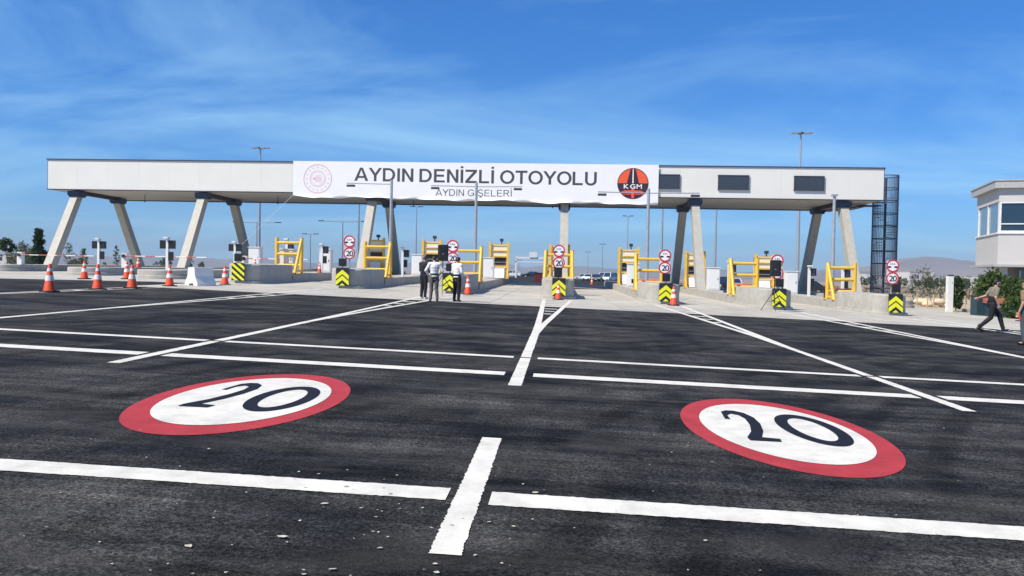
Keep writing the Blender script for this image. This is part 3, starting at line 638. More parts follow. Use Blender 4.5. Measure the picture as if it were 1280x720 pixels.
# toll machines behind
def machine(i, v, du=0.):
    m = thing('toll_machine', 'tall yellow-framed toll machine further back on '+DESC[i], 'toll machine', on(U[i]+du, v, .47), group='toll machines')
    for sx in (-1, 1):
        part('post', ('tmp', sx), (lambda sx=sx: MB().box((sx*.70, 0, 1.42), (.17, .2, 2.84))), M_YEL, m)
        part('foot', ('tmf', sx), (lambda sx=sx: MB().bar((sx*.70, -.55, .08), (sx*.70, .3, .08), .2, .16).bar((sx*.70, -.5, .1), (sx*.70, -.05, .75), .1, .1)), M_YEL, m)
    body = part('cabinet', 'tmb', lambda: MB().box((0, .55, 1.33), (1.22, .8, 2.66)), M_CREAM, m)
    for z, h in ((2.38, .36), (1.93, .34)): part('front_panel', ('tmpa', z), (lambda z=z, h=h: MB().box((0, .09, z), (1.2, .06, h))), M_CREAM, body)
    for z, h in ((1.48, .32), (1.16, .17)):
        part('window', ('tmw', z), (lambda z=z, h=h: MB().box((.04, .13, z), (.98, .05, h))), M_BLACK, body)
    for z in (2.64, 2.16, 1.70, .96): part('rail', 'tmr', lambda: MB().box((0, 0, 0), (1.24, .10, .07)), M_YEL, m, (0, .02, z))
    part('lower_panel', 'tml', lambda: MB().side_prism([(-.22, .06), (.14, .06), (.14, .84), (.05, .84)], -.44, .44), M_CAB, m)
    cm_ = part('camera_head', 'tmc', lambda: MB().box((.18, .2, 3.0), (.24, .42, .22)).box((.18, .2, 2.82), (.08, .08, .3)), M_DARK, m)
for i, v, du in ((3, 62.3, .6), (4, 59.0, .6), (5, 58.8, .55), (6, 57.5, 0), (7, 57.2, 0), (8, 59.2, -.1), (9, 59.8, -.1)): machine(i, v, du)

# white roadside cabinets
def cabinet(u, v, label, h=1.5):
    c = thing('equipment_cabinet', label, 'cabinet', on(u, v, .47), group='white equipment cabinets')
    part('body', ('cab', h), lambda: MB().box((0, 0, h/2+.04), (.78, .6, h)), M_CAB, c); part('roof', ('cabr', h), lambda: MB().box((0, -.02, h+.06), (.86, .70, .05)), M_CAB, c)
    d = part('door', ('cabd', h), lambda: MB().box((0, -.312, h/2+.05), (.68, .02, h-.14)), M_CAB, c); part('handle', 'cabh', lambda: MB().box((.26, -.335, .8), (.03, .025, .14)), M_DARK, d)
    part('plinth', 'cabp', lambda: MB().box((0, 0, .02), (.70, .54, .06)), M_ISL, c)
for i, v, du in ((2, 51.5, .3), (3, 51, 0), (4, 56.3, .0), (5, 56.5, .0), (7, 51.3, -.2), (8, 52.6, .0), (9, 53.3, .0)):
    cabinet(U[i]+du, v, 'white equipment cabinet on '+(DESC[i] if i > 2 else 'the round-ended island by the striped board'), 1.5)
cabinet(U[3]-.3, 42.9+1.7, 'white equipment cabinet right behind the crash frame of the striped board island', 1.35)

# lamp posts over the islands
def lamp(i, v, arms, label, h=6.2, L_=2.85):
    t = thing('lamp_post', label, 'lamp post', on(U[i], v, .45), group='lamp posts on the islands')
    part('column', ('lpc', h), lambda: MB().lathe([(.14, 0), (.14, .05), (.115, .06), (.085, h), (.085, h+.04)], 12), M_GALV, t, smooth=True)
    part('base_plate', 'lpb', lambda: MB().box((0, 0, .02), (.4, .4, .06)), M_GALV, t)
    for s in arms:
        a = part('arm', ('lpa', s, L_, h), (lambda s=s: MB().tube((0, 0, h-.22), (s*L_, 0, h-.18), .032, n=8)), M_GALV, t, smooth=True)
        part('lamp_head', ('lph', s, L_, h), (lambda s=s: MB().prism([(s*(L_-.5), -.13), (s*L_, -.09), (s*L_, .09), (s*(L_-.5), .13)][::s], h-.40, h-.28)), M_DARK, a)
    if not arms: part('cap', ('lpk', h), lambda: MB().box((0, 0, h+.08), (.3, .3, .1)), M_GALV, t)
lamp(4, 47.2, (-1,), 'lamp post with one arm reaching over the banner letters', 6.05)
lamp(5, 47.3, (-1, 1), 'lamp post with two arms in front of the small banner line', 6.12)
lamp(7, 44.9, (-1, 1), 'lamp post with two arms before the orange round logo', 5.9, 2.95)
lamp(9, 45.3, (), 'plain grey post rising behind the crash frame near the stair tower', 5.95)

# lane signal posts
def signal(u, v, label, h=1.95, back=False):
    t = thing('signal_post', label, 'signal', on(u, v, .47), group='white lane signal posts')
    part('column', ('sgc', h), lambda: MB().box((0, 0, h/2), (.14, .14, h)), M_CAB, t)
    for sx in ((-1, 1) if back else (1,)):
        hd = part('signal_head', ('sgh', sx, h), (lambda sx=sx: MB().box((sx*.24, .02, h-.34), (.32, .22, .46))), M_BLACK, t)
        if not back: part('lens', ('sgl', sx, h), (lambda sx=sx: MB().disc(.09, -.10, -.088, 16, (sx*.24, h-.25)).disc(.09, -.10, -.088, 16, (sx*.24, h-.46))), M_SLATE, hd)
    part('signal_head', ('sgh2', h), lambda: MB().box((.19, .02, h-.98), (.2, .2, .48)), M_BLACK, t)
    part('bracket', ('sgb', h), lambda: MB().box((.0, -.1, h+.03), (.24, .3, .08)), M_CAB, t)
signal(U[1]+.1, 45.3, 'white signal post with black heads on the round-ended island under the second legs', 1.75, True)
signal(U[2]-.2, 40.6, 'white signal post with black heads at the tip of the round-ended island', 1.75, True)
signal(U[2]+.1, 48.6, 'white signal post beside the cabinet on the round-ended island', 1.8, True)
for i, v, du in ((3, 48.5, .5), (4, 48, .62), (8, 44.9, -.62), (9, 47.5, -.62), (9, 45.6, .7)):
    signal(U[i]+du, v, ('white signal post beside the crash frame on ' if not (i == 9 and du > 0) else 'white signal post behind the far frame post on ')+DESC[i], 1.85)
signal(U[3]-.62, 45.2, 'thin white post with black head by the striped board island cabinet', 2.0)

# barrier booms
def boom(u, v, L_, s, label, z=.9, open_=0):
    t = thing('barrier', label, 'barrier', on(u, v, .45), group='lane barriers')
    part('housing', 'bmh', lambda: MB().box((0, 0, .48), (.34, .34, .96)), M_CAB, t)
    k = 8
    for q in range(k):
        part('boom_section', ('bms', L_, k, q % 2), (lambda: MB().tube((0, -.2, 0), (L_/k, -.2, 0), .034, n=8)), M_BOOMR if q % 2 == 0 else M_CWHITE, t, (s*(.1+q*L_/k) if s > 0 else -(.1+(q+1)*L_/k), 0, z))
    part('hub', 'bmhub', lambda: MB().tube((0, -.28, 0), (0, -.1, 0), .12, n=12), M_DARK, t, (0, 0, z))
boom(U[1]+.5, 47.5, 5.4, 1, 'closed red and white barrier next to the round-ended island', .78)
boom(U[2]+.4, 49.5, 4.2, 1, 'closed red and white barrier by the cabinet island', .78)
boom(-39, 52.5, 5.5, 1, 'closed red and white barrier by the outermost leg', .75)
for i, v in ((7, 47.2), (8, 46.5), (9, 44.9)):
    t = thing('lane_barrier', 'short red barrier lying across '+DESC[i], 'barrier', on(U[i]+.1, v, .47), group='red barrier arms on the islands')
    part('stand', 'bas', lambda: MB().box((-.55, 0, .2), (.2, .3, .4)), M_DARK, t)
    part('arm', 'baa', lambda: MB().tube((-.62, -.1, .48), (.72, -.3, .54), .095, n=10), M_BOOMR, t, smooth=True)
    part('counterweight', 'bac', lambda: MB().box((-.62, -.1, .47), (.3, .22, .26)), M_BLACK, t)

# ------------------------------------------------------------------ cones, block
def cone(x, y, label, group=None, h=.9, col=None, dz=0):
    c = thing('traffic_cone', label, 'traffic cone', on(x, y, dz), random.uniform(0, 1.5), group)
    k = h/.9
    part('base', ('cnb', h), lambda: MB().prism([(x_*.24*k, y_*.24*k) for x_, y_ in ((-1, -.8), (-.8, -1), (.8, -1), (1, -.8), (1, .8), (.8, 1), (-.8, 1), (-1, .8))], 0, .05*k), M_RUB, c)
    b_ = part('body', ('cnc', h), lambda: MB().lathe([(.185*k, .05*k), (.17*k, .09*k), (.042*k, .88*k), (.03*k, .9*k)], 18), M_CONE, c, smooth=True)
    r = lambda z: .17+(z-.09)/(.79)*(.042-.17)
    for a, b2 in ((.36, .53), (.66, .76)):
        part('reflective_band', ('cnr', h, a), (lambda a=a, b2=b2: MB().lathe([((r(a)+.004)*k, a*k), ((r(b2)+.004)*k, b2*k)], 18)), M_CWHITE, b_, smooth=True)
for x, y, l_ in ((-17.9, 21.1, 'orange cone with white bands, farthest along the row from the jersey block'), (-16.26, 23.19, 'orange cone with white bands, fourth in the row from the jersey block'), (-16.31, 25.79, 'orange cone with white bands, third in the row from the jersey block'),
                 (-16.15, 27.66, 'orange cone with white bands, second in the row from the jersey block'), (-16.25, 30.6, 'orange cone with white bands in the row, next to the jersey block'), (-15.75, 34.7, 'orange cone between the white jersey block and the striped board')):
    cone(x, y, l_, 'cones in a row beside the round-ended islands')
cone(-23.2, 35.6, 'orange cone beyond the row, before the outermost leg', dz=.015)
cone(-22.0, 37.2, 'orange cone beyond the row, at the round-ended island', dz=.015)
cone(-4.55, 37.0, 'orange cone beside the island behind the three men', dz=.015)
cone(-.12, 36.2, 'orange cone in front of the middle chevron board', h=.78, dz=.015)
cone(5.28, 36.0, 'orange cone at the chevron board under the round logo', dz=.015)
cone(at(1280, 37.4), 37.4, 'orange cone near the control building shrubs', dz=.01)
cone(.6, 82, 'distant dark orange cone on the road behind the booths', 'cones far behind the booths', dz=-.02)
cone(3.4, 84, 'distant dark orange cone on the road behind the booths', 'cones far behind the booths', dz=-.02)
for x, y, l_ in ((-20.6, 50, 'short orange cone on the round-ended island by the cabinet'), (-15.5, 47.9, 'short orange cone behind the crash frame of the striped board island'), (-28.2, 49, 'short orange cone on the round-ended island under the second legs')):
    cone(x, y, l_, h=.72, dz=.47)
jb = thing('jersey_block', 'white plastic jersey barrier block standing among the cones', 'barrier block', on(-15.95, 32.7), R(66))
part('body', 'jb', lambda: MB().side_prism([(-.40, .0), (-.16, .0), (-.12, .1), (.12, .1), (.16, 0), (.40, .0), (.40, .12), (.24, .42), (.20, .80), (-.20, .80), (-.24, .42), (-.40, .12)], -.5, .5), M_PLW, jb)
part('filler_cap', 'jbc', lambda: MB().tube((.2, 0, .82), (.2, 0, .85), .04), M_DARK, jb)

# ------------------------------------------------------------------ loudspeakers on tripods
def speaker(px, v, label, rz):
    x = at(px, v); t = thing('loudspeaker', label, 'loudspeaker', on(x, v, .012), rz, 'loudspeakers on tripods')
    part('pole', 'spp', lambda: MB().tube((0, 0, .35), (0, 0, 1.62), .022, n=8), M_BLACK, t, smooth=True)
    for k in range(3):
        a = 2*math.pi*k/3+.5
        part('leg', ('spl', k), (lambda a=a: MB().tube((0, 0, .95), (.62*math.cos(a), .62*math.sin(a), .02), .016, n=7).tube((0, 0, .45), (.34*math.cos(a), .34*math.sin(a), .44), .01, n=6)), M_BLACK, t, smooth=True)
    b_ = part('cabinet', 'spc', lambda: MB().prism([(-.24, -.17), (-.12, -.22), (.12, -.22), (.24, -.17), (.17, .2), (-.17, .2)], 1.58, 2.32, .02), M_BLACK, t)
    part('grille', 'spg', lambda: MB().face_prism([(-.17, 1.62), (.17, 1.62), (.17, 2.27), (-.17, 2.27)], -.228, -.2215), M_BLACK, b_)
    part('horn', 'sph', lambda: MB().face_prism([(-.12, 2.06), (.12, 2.06), (.12, 2.2), (-.12, 2.2)], -.236, -.229), M_BLACK, b_); part('badge', 'spbd', lambda: MB().box((0, -.236, 1.9), (.06, .01, .03)), M_GALV, b_)
speaker(553, 34.6, 'black loudspeaker on a tripod behind the three men', R(10)); speaker(968, 35.2, 'black loudspeaker on a tripod before the chevron nose', R(-8))

# ------------------------------------------------------------------ stair tower
tx, ty = 25.5, 62.0; tz = gz(tx, ty)-.02; TH = 9.95-tz
st = thing('stair_tower', 'dark round caged spiral stair tower at the canopy end', 'stair tower', (tx, ty, tz))
for k in range(44):
    a = 2*math.pi*k/44; part('cage_bar', 'stb', lambda: MB().box((0, 0, TH/2), (.026, .026, TH)), mat('cage_steel', (.10, .135, .20), .5, .3), st, (.93*math.cos(a), .93*math.sin(a), 0), a)
for k in range(11):
    part('cage_ring', 'str', lambda: MB().add([((.95 if j % 2 else .90)*math.cos(2*math.pi*i/24), (.95 if j % 2 else .90)*math.sin(2*math.pi*i/24), (.06 if j > 1 else 0)) for j in range(4) for i in range(24)], [(j*24+i, j*24+(i+1) % 24, k2*24+(i+1) % 24, k2*24+i) for j, k2 in ((0, 1), (1, 3), (3, 2), (2, 0)) for i in range(24)]), M_DARK, st, (0, 0, .1+k*(TH-.2)/10))
part('centre_pole', 'stp', lambda: MB().tube((0, 0, 0), (0, 0, TH-.2), .09, n=12), M_DARK, st, smooth=True)
for k in range(40):
    a = k*R(26); part('tread', 'stt', lambda: MB().prism([(.08, -.05), (.86, -.2), (.88, .2), (.08, .05)], 0, .045), M_GALV, st, (0, 0, .2+k*.205), a)
part('landing', 'stl', lambda: MB().box((-1.3, .0, 7.62), (1.5, 1.1, .08)).box((-1.3, -.5, 8.1), (1.5, .04, .05)).box((-1.3, -.5, 8.6), (1.5, .04, .05)), M_DARK, st)
for k in range(5): part('landing_bracket', 'stlb', lambda: MB().box((0, 0, 0), (.24, 3.2, .10)), M_NAVY, st, (-2.3-.42*k, -.5+.4*k, 7.42-.02*k))

# ------------------------------------------------------------------ control building
bl = thing('control_building', 'grey two storey control building with ribbon windows and overhanging upper floor', 'building', (25.9, 47.0, -.25), R(-15.3))
ZB = .25
def bpart(name, key, mb, m, par=bl, smooth=False): return part(name, key, mb, m, par, (0, 0, ZB), smooth=smooth)
BW, BD = 15., 5.2
zs, z1, z2, zr = 2.72, 4.55, 6.45, 7.22
bpart('lower_wall_band', 'b1', MB().box((BW/2, BD/2, (zs+z1)/2), (BW, BD, z1-zs)), M_WALL)
bpart('upper_wall_band', 'b2', MB().box((BW/2, BD/2, (z2+zr)/2), (BW, BD, zr-z2)), M_WALL)
bpart('floor_slab', 'b3', MB().box((BW/2, BD/2, zs-.07), (BW+.5, BD+.5, .14)), M_ROOF)
bpart('roof_slab', 'b4', MB().box((BW/2, BD/2, zr+.22), (BW+.6, BD+.6, .42)).box((BW/2, BD/2, zr+.46), (BW+.7, BD+.7, .07)), M_ROOF)
bpart('sill', 'b5', MB().box((BW/2, BD/2, z1+.03), (BW+.14, BD+.14, .09)), M_FRAME)
bpart('core_wall', 'b6', MB().box((BW/2, BD/2, (z1+z2)/2), (BW-1.2, BD-1.2, z2-z1)), M_DARK)
x = .06; k = 0
for w_ in (2.1, 2.1, 2.4, 2.1, 2.1, 2.1, 1.9):
    wn = bpart('window', ('bw', k), MB().box((x+w_/2, .12, (z1+z2)/2+.03), (w_-.1, .05, z2-z1-.1)), M_GLASS)
    fr = MB()
    for xx in (x+.02, x+w_-.02): fr.box((xx, .06, (z1+z2)/2+.03), (.11, .12, z2-z1-.08))
    fr.box((x+w_/2, .06, z1+.13), (w_-.16, .11, .1)).box((x+w_/2, .06, z2-.05), (w_-.16, .11, .1)).box((x+w_/2, .07, z1+.58), (w_-.16, .08, .07))
    part('frame', ('bwf', k), fr, M_FRAME, wn)
    x += w_; k += 1
y = .2
for w_ in (2.4, 2.3):
    wn = bpart('window', ('bs', k), MB().box((.12, y+w_/2, (z1+z2)/2+.03), (.05, w_-.1, z2-z1-.1)), M_GLASSP)
    fr = MB()
    for yy in (y+.02, y+w_-.02): fr.box((.07, yy, (z1+z2)/2+.03), (.1, .09, z2-z1-.08))
    part('frame', ('bsf', k), fr, M_FRAME, wn); y += w_; k += 1
gy = 1.3
bpart('ground_wall', 'b7', MB().box((BW/2+.6, BD/2+gy/2, zs/2-.3), (BW-1.2, BD-gy, zs+.5)), mat('ground_floor_shaded', (.16, .16, .16), .8))  # wall colour darkened to carry dark glazing and the shadow under the overhang
for q in range(6):
    xx = 1.5+q*2.2; g_ = bpart('glazing', ('bg', q), MB().box((xx+.95, gy-.04, 1.15), (1.9, .06, 2.5)), M_GLASS)
    part('frame', ('bgf', q), MB().box((xx, gy-.05, 1.15), (.1, .12, 2.5)), M_FRAME if q % 2 else M_ROOF, g_)
for q in range(4): bpart('pillar', ('bp', q), MB().box((.45+q*4.6, .5, zs/2-.2), (.35, .35, zs+.2)), M_WALL)

# ------------------------------------------------------------------ vegetation
def leaves(mb, c, r, n, s, rng, flat=1.):
    for _ in range(n):
        while True:
            q = Vector((rng.uniform(-1, 1), rng.uniform(-1, 1), rng.uniform(-1, 1)))
            if q.length < 1: break
        q = q*(.55+.45*q.length); p_ = Vector(c)+Vector((q.x*r[0], q.y*r[1], q.z*r[2]))
        d = Vector((rng.uniform(-1, 1), rng.uniform(-1, 1), rng.uniform(-.6, 1))).normalized(); e = d.cross(Vector((rng.uniform(-1, 1), rng.uniform(-1, 1), rng.uniform(-1, 1)))).normalized()
        k = s*rng.uniform(.6, 1.4); mb.add([p_-d*k, p_+e*k*.38, p_+d*k, p_-e*k*.38], [(0, 1, 2, 3)])
def tree(name, label, cat, x, y, h, r, m, seed, clumps=16, nl=70, ls=.12, trunk=.06, stem=.3, group=None, dz=0., column=False):
    rng = random.Random(seed); t = thing(name, label, cat, on(x, y, -.12+dz), rng.uniform(0, 6), group)
    tk = MB(); p0 = Vector((0, 0, 0)); tops = []
    n = 5; pts = [Vector((rng.uniform(-.04, .04)*h*(i > 0), rng.uniform(-.04, .04)*h*(i > 0), h*.8*i/n)) for i in range(n+1)]
    for i in range(n): tk.tube(pts[i], pts[i+1], trunk*(1-.8*i/n), trunk*(1-.8*(i+1)/n), 7)
    cr_ = MB()
    for k in range(clumps):
        f = stem+(1-stem)*(k+.5)/clumps; rad = r*(math.sin(math.pi*min(1, max(.08, (f-stem)/(1-stem)*.85+.12)))**.7) if not column else r*(1-.75*((f-stem)/(1-stem))**1.5)
        a = k*2.4+rng.uniform(-.5, .5); d = rad*rng.uniform(.35, 1.)
        c = Vector((d*math.cos(a), d*math.sin(a), h*f)); b_ = Vector((0, 0, max(.1*h, h*f-.25*h)))
        tk.tube(b_, c, trunk*.32, trunk*.08, 5); q = rng.uniform(.28, .5)*r+.06
        leaves(cr_, c, (q, q, q*rng.uniform(.7, 1.1)), nl, ls, rng)
    part('trunk', ('trk', seed, name), tk, M_BARK, t); part('crown', ('crn', seed, name), cr_, m, t)
    return t
# shrubs by the control building and along the bed
tree('shrub', 'broad leafy green shrub beside the dark bin at the building', 'shrub', at(1241, 44), 44, 2.35, 1.0, M_LEAF, 11, 26, 120, .13, .05, .12)
tree('shrub', 'leafy green shrub behind the terracotta planter', 'shrub', at(1266, 43), 43, 1.95, .95, M_LEAF, 12, 24, 120, .13, .05, .1)
tree('shrub', 'small shrub beside the shoulder of the walking man, under the overhang', 'shrub', at(1254, 45.6), 45.6, 2.1, .8, M_LEAFD, 13, 18, 110, .13, .05, .1)
tree('shrub', 'low bush spilling over the pavement edge by the planter', 'shrub', at(1268, 40.5), 40.5, 1.15, .55, M_LEAF, 14, 14, 90, .10, .03, .1)
tree('sapling', 'narrow dark green young tree just behind the white post', 'tree', at(1196, 50), 50, 2.1, .42, M_LEAFD, 15, 18, 95, .11, .035, .15, dz=.05)
for k, (px, v, h, r, l_) in enumerate(((1152, 58, 2.9, .75, 'tallest thin young tree with sparse olive leaves among the stakes'), (1163, 63, 2.6, .8, 'thin young tree behind the pale sack heap'), (1141, 66, 2.4, .7, 'thin young tree next to the twin signs by the tower'), (1176, 60, 2.2, .5, 'small thin young tree beside the square white post'), (1209, 66, 2.3, .6, 'thin young tree between the white post and the building'))):
    tree('sapling', l_, 'tree', at(px, v), v, h, r, M_LEAFO, 20+k, 9, 22, .09, .028, .3, 'young trees in the earth bed', dz=.05)
for k in range(13):
    px = 1135+k*6.6+random.uniform(-2, 2); v = 53+random.uniform(0, 9); x = at(px, v); h = random.uniform(.7, 1.15)
    s = tag(part('wooden_stake', ('stk', k), MB().box((0, 0, h/2), (.06, .06, h)).box((0, 0, h), (.085, .085, .03)), M_STAKE, None, on(x, v, -.06), random.random()), 'short pale wooden stake in the earth bed', 'stake', 'wooden stakes in the earth bed')
pb = thing('rubble_heap', 'pale heap of sacks and spoil in the earth bed behind the stakes', 'rubble', on(at(1170, 57), 57, -.06))
for k in range(7):
    a = random.Random(k); part('sack', ('sack', k), MB().ell((a.uniform(-1.3, 1.3), a.uniform(-.4, .4), .2+.18*(k % 2)), (a.uniform(.35, .6), .35, .26), 10, 6), mat('sack', (.58, .50, .36), .9, var=.1), pb, smooth=True)
wp = thing('concrete_post', 'square white concrete post with dark cap standing at the kerb', 'post', on(at(1187, 46.2), 46.2, 0))
part('shaft', 'wps', lambda: MB().box((0, 0, 1.05), (.30, .30, 2.1)), M_PLW, wp); part('cap', 'wpc', lambda: MB().box((.05, 0, 2.14), (.26, .24, .1)), M_DARK, wp); part('hole', 'wph', lambda: MB().disc(.025, -.156, -.151, 10, (.08, 1.72)), M_DARK, wp)
bn = thing('waste_bin', 'dark teal upright bin beside the shrub at the building', 'bin', on(at(1223, 42.6), 42.6, .01), R(8))
M_TEAL = mat('bin_teal', (.022, .05, .068), .5)
part('body', 'wbn', lambda: MB().prism([(-.24, -.26), (.24, -.26), (.24, .26), (-.24, .26)], 0, 1.02, .02), M_TEAL, bn); part('lid', 'wbl', lambda: MB().box((0, 0, 1.05), (.54, .58, .07)), M_TEAL, bn)
pl = thing('planter', 'long dark planter trough with a terracotta rim near the building', 'planter', on(at(1258, 42), 42, .01), R(-10))
part('trough', 'plt', lambda: MB().prism([(-1., -.3), (1., -.3), (1., .3), (-1., .3)], 0, .72, .02), M_TEAL, pl); part('rim', 'plr', lambda: MB().box((0, 0, .86), (2.1, .72, .28)), mat('terracotta', (.42, .13, .07), .7, var=.15), pl)
# left hand scrub and trees
tree('conifer', 'slender dark young cypress in the scrub beside the outermost leg', 'tree', at(48, 74), 74, 4.0, .62, M_LEAFD, 31, 26, 90, .16, .06, .16, column=True)
tree('palm_sapling', 'small thin tree with a tuft at the scrub edge', 'tree', at(8, 72), 72, 2.9, .75, M_LEAFD, 32, 10, 60, .16, .05, .62)
for k, (px, v, h, r, n_, l_) in enumerate(((28, 92, 3.0, 1.6, 60, 'round olive bush between the tufted sapling and the young cypress'), (40, 98, 2.4, 1.3, 60, 'lower olive bush just beside the young cypress'), (16, 120, 2.3, 1.5, 50, 'far olive bush by the pale shed'), (60, 104, 2.2, 1.2, 40, 'olive bush half hidden by the outermost front leg'),
        (86, 90, 3.1, .7, 14, 'sparse pale tree just past the outermost front leg'), (104, 98, 2.7, .6, 20, 'thin tree beside the signal post of the round-ended island'), (145, 92, 3.0, .35, 10, 'nearly bare thin tree between the outer pair of legs'), (233, 110, 2.2, .9, 40, 'olive bush behind the second front leg'), (207, 124, 2.2, .8, 30, 'small olive bush behind the closed barrier'), (-14, 88, 2.8, 1.4, 50, 'olive bush at the scrub edge past the tufted sapling'))):
    tree('bush', l_, 'bush', at(px, v), v, h, r, (M_LEAFO, M_LEAF)[k % 2], 40+k, 14, n_, .16, .05, .15, 'bushes in the scrub')
for k in range(46):                          # tree line far behind
    px = random.choice((random.uniform(-30, 330), random.uniform(1010, 1290), random.uniform(1100, 1290))); v = random.uniform(220, 520)
    tree('far_tree', 'distant dusty green tree on the plain behind the plaza', 'tree', at(px, v), v, random.uniform(2.2, 4.5), random.uniform(1.6, 2.8), (M_LEAFO, M_LEAFD)[k % 2], 100+k % 12, 9, 36, .45, .15, .15, 'distant trees on the plain')
scrub = MB(); rng = random.Random(9)
for k in range(5200):
    if k % 2: x = rng.uniform(-150, -46); y = rng.uniform(34, 190)
    else: x = rng.uniform(25, 190); y = rng.uniform(66, 260)
    h = rng.uniform(.15, .55); z = gz(x, y)-.17
    for q in range(4):
        a = rng.uniform(0, 6.3); w_ = rng.uniform(.06, .2); ox = rng.uniform(-.3, .3); oy = rng.uniform(-.3, .3)
        scrub.add([(x+ox-w_*math.cos(a), y+oy-w_*math.sin(a), z), (x+ox+w_*math.cos(a), y+oy+w_*math.sin(a), z), (x+ox+rng.uniform(-.2, .2), y+oy+rng.uniform(-.2, .2), z+h)], [(0, 1, 2)])
tag(link('scrub', scrub.mesh('scrub', M_DRY)), 'dry yellow-brown scrub and weeds covering the plain', 'scrub', kind='stuff')

# ------------------------------------------------------------------ far background: lamps, masts, cars, buildings, hills
def mast(px, v, top, label, head=True, r=.22):
    x = at(px, v); z = gz(x, v)-.16; h = top-z; t = thing('light_mast', label, 'light mast', (x, v, z))
    part('shaft', ('ms', px), MB().lathe([(r*1.3, 0), (r*.55, h)], 10), M_GALV, t, smooth=True)
    if head:
        part('head_frame', ('mh', px), MB().box((0, 0, h+.1), (2.9, .3, .14)).box((0, 0, h+.1), (.3, 1.6, .12)), M_DARK, t)
        for k in range(4): part('floodlight', 'mfl', lambda: MB().prism([(-.3, -.35), (.3, -.35), (.3, .25), (-.3, .25)], 0, .16), M_GALV, t, (-1.15+k*.77, -.2, h-.02+.04*(k % 2)), .2)
    return t
mast(323, 120, 21, 'tall floodlight mast rising behind the plain part of the canopy')
mast(996, 110, 22.2, 'tall floodlight mast rising above the dark display panels')
for px, v, tp, l_ in ((447, 100, 10.4, 'plain grey pole behind the leg under the banner letters'), (826, 100, 11.3, 'plain grey pole behind the lamp post at the logo'), (893, 98, 11.4, 'plain grey pole above the white cabinet near the speaker')):
    mast(px, v, tp+4, l_, False, .14)
def tlamp(px, v, top, label, L_=3., one=False, r=.09):
    x = at(px, v); z = gz(x, v)-.16; h = top-z; t = thing('street_lamp', label, 'street lamp', (x, v, z), group='street lamps behind the plaza')
    part('column', ('tc', px), MB().lathe([(r*1.4, 0), (r*.8, h)], 8), M_GALV, t, smooth=True)
    for s in ((1,) if one else (-1, 1)):
        a = part('arm', ('ta', px, s), MB().tube((0, 0, h-.1), (s*L_, 0, h), .05, n=6), M_GALV, t); part('lamp_head', ('th', px, s), MB().box((s*(L_-.3), 0, h-.02), (.7, .25, .1)), M_DARK, a)
tlamp(320, 92, 7.4, 'street lamp with two arms seen under the canopy at the cord'); tlamp(427, 92, 7.7, 'street lamp with two arms behind the twin signs near the banner leg')
tlamp(519, 110, 11.2, 'street lamp with short arms between the leg and the men', .9); tlamp(783, 130, 11.9, 'street lamp behind the toll machine below the logo', .9)
tlamp(734, 210, 8.2, 'far thin street lamp above the parked cars', .8, r=.11); tlamp(752, 190, 9.6, 'taller far street lamp above the parked cars', .8, r=.11); tlamp(387, 115, 7.2, 'far street lamp behind the closed barrier lanes', 1.2); tlamp(640+8, 230, 6., 'far street lamp beyond the white gantry', .8, r=.11)
gx = at(667, 150); gn = thing('sign_gantry', 'white overhead sign gantry far beyond the middle lane', 'gantry', on(gx, 150, -.03))
for s in (-1, 1): part('post', ('gp', s), (lambda s=s: MB().box((s*3.6, 0, 2.1), (.3, .3, 4.2))), M_CAB, gn)
part('beam', 'gb', lambda: MB().box((0, 0, 4.1), (7.5, .5, .36)).box((0, 0, 3.3), (7.5, .3, .2)), M_CAB, gn); part('sign_board', 'gs', lambda: MB().box((-.2, -.4, 4.7), (1.5, .12, 1.1)), M_CAB, gn)

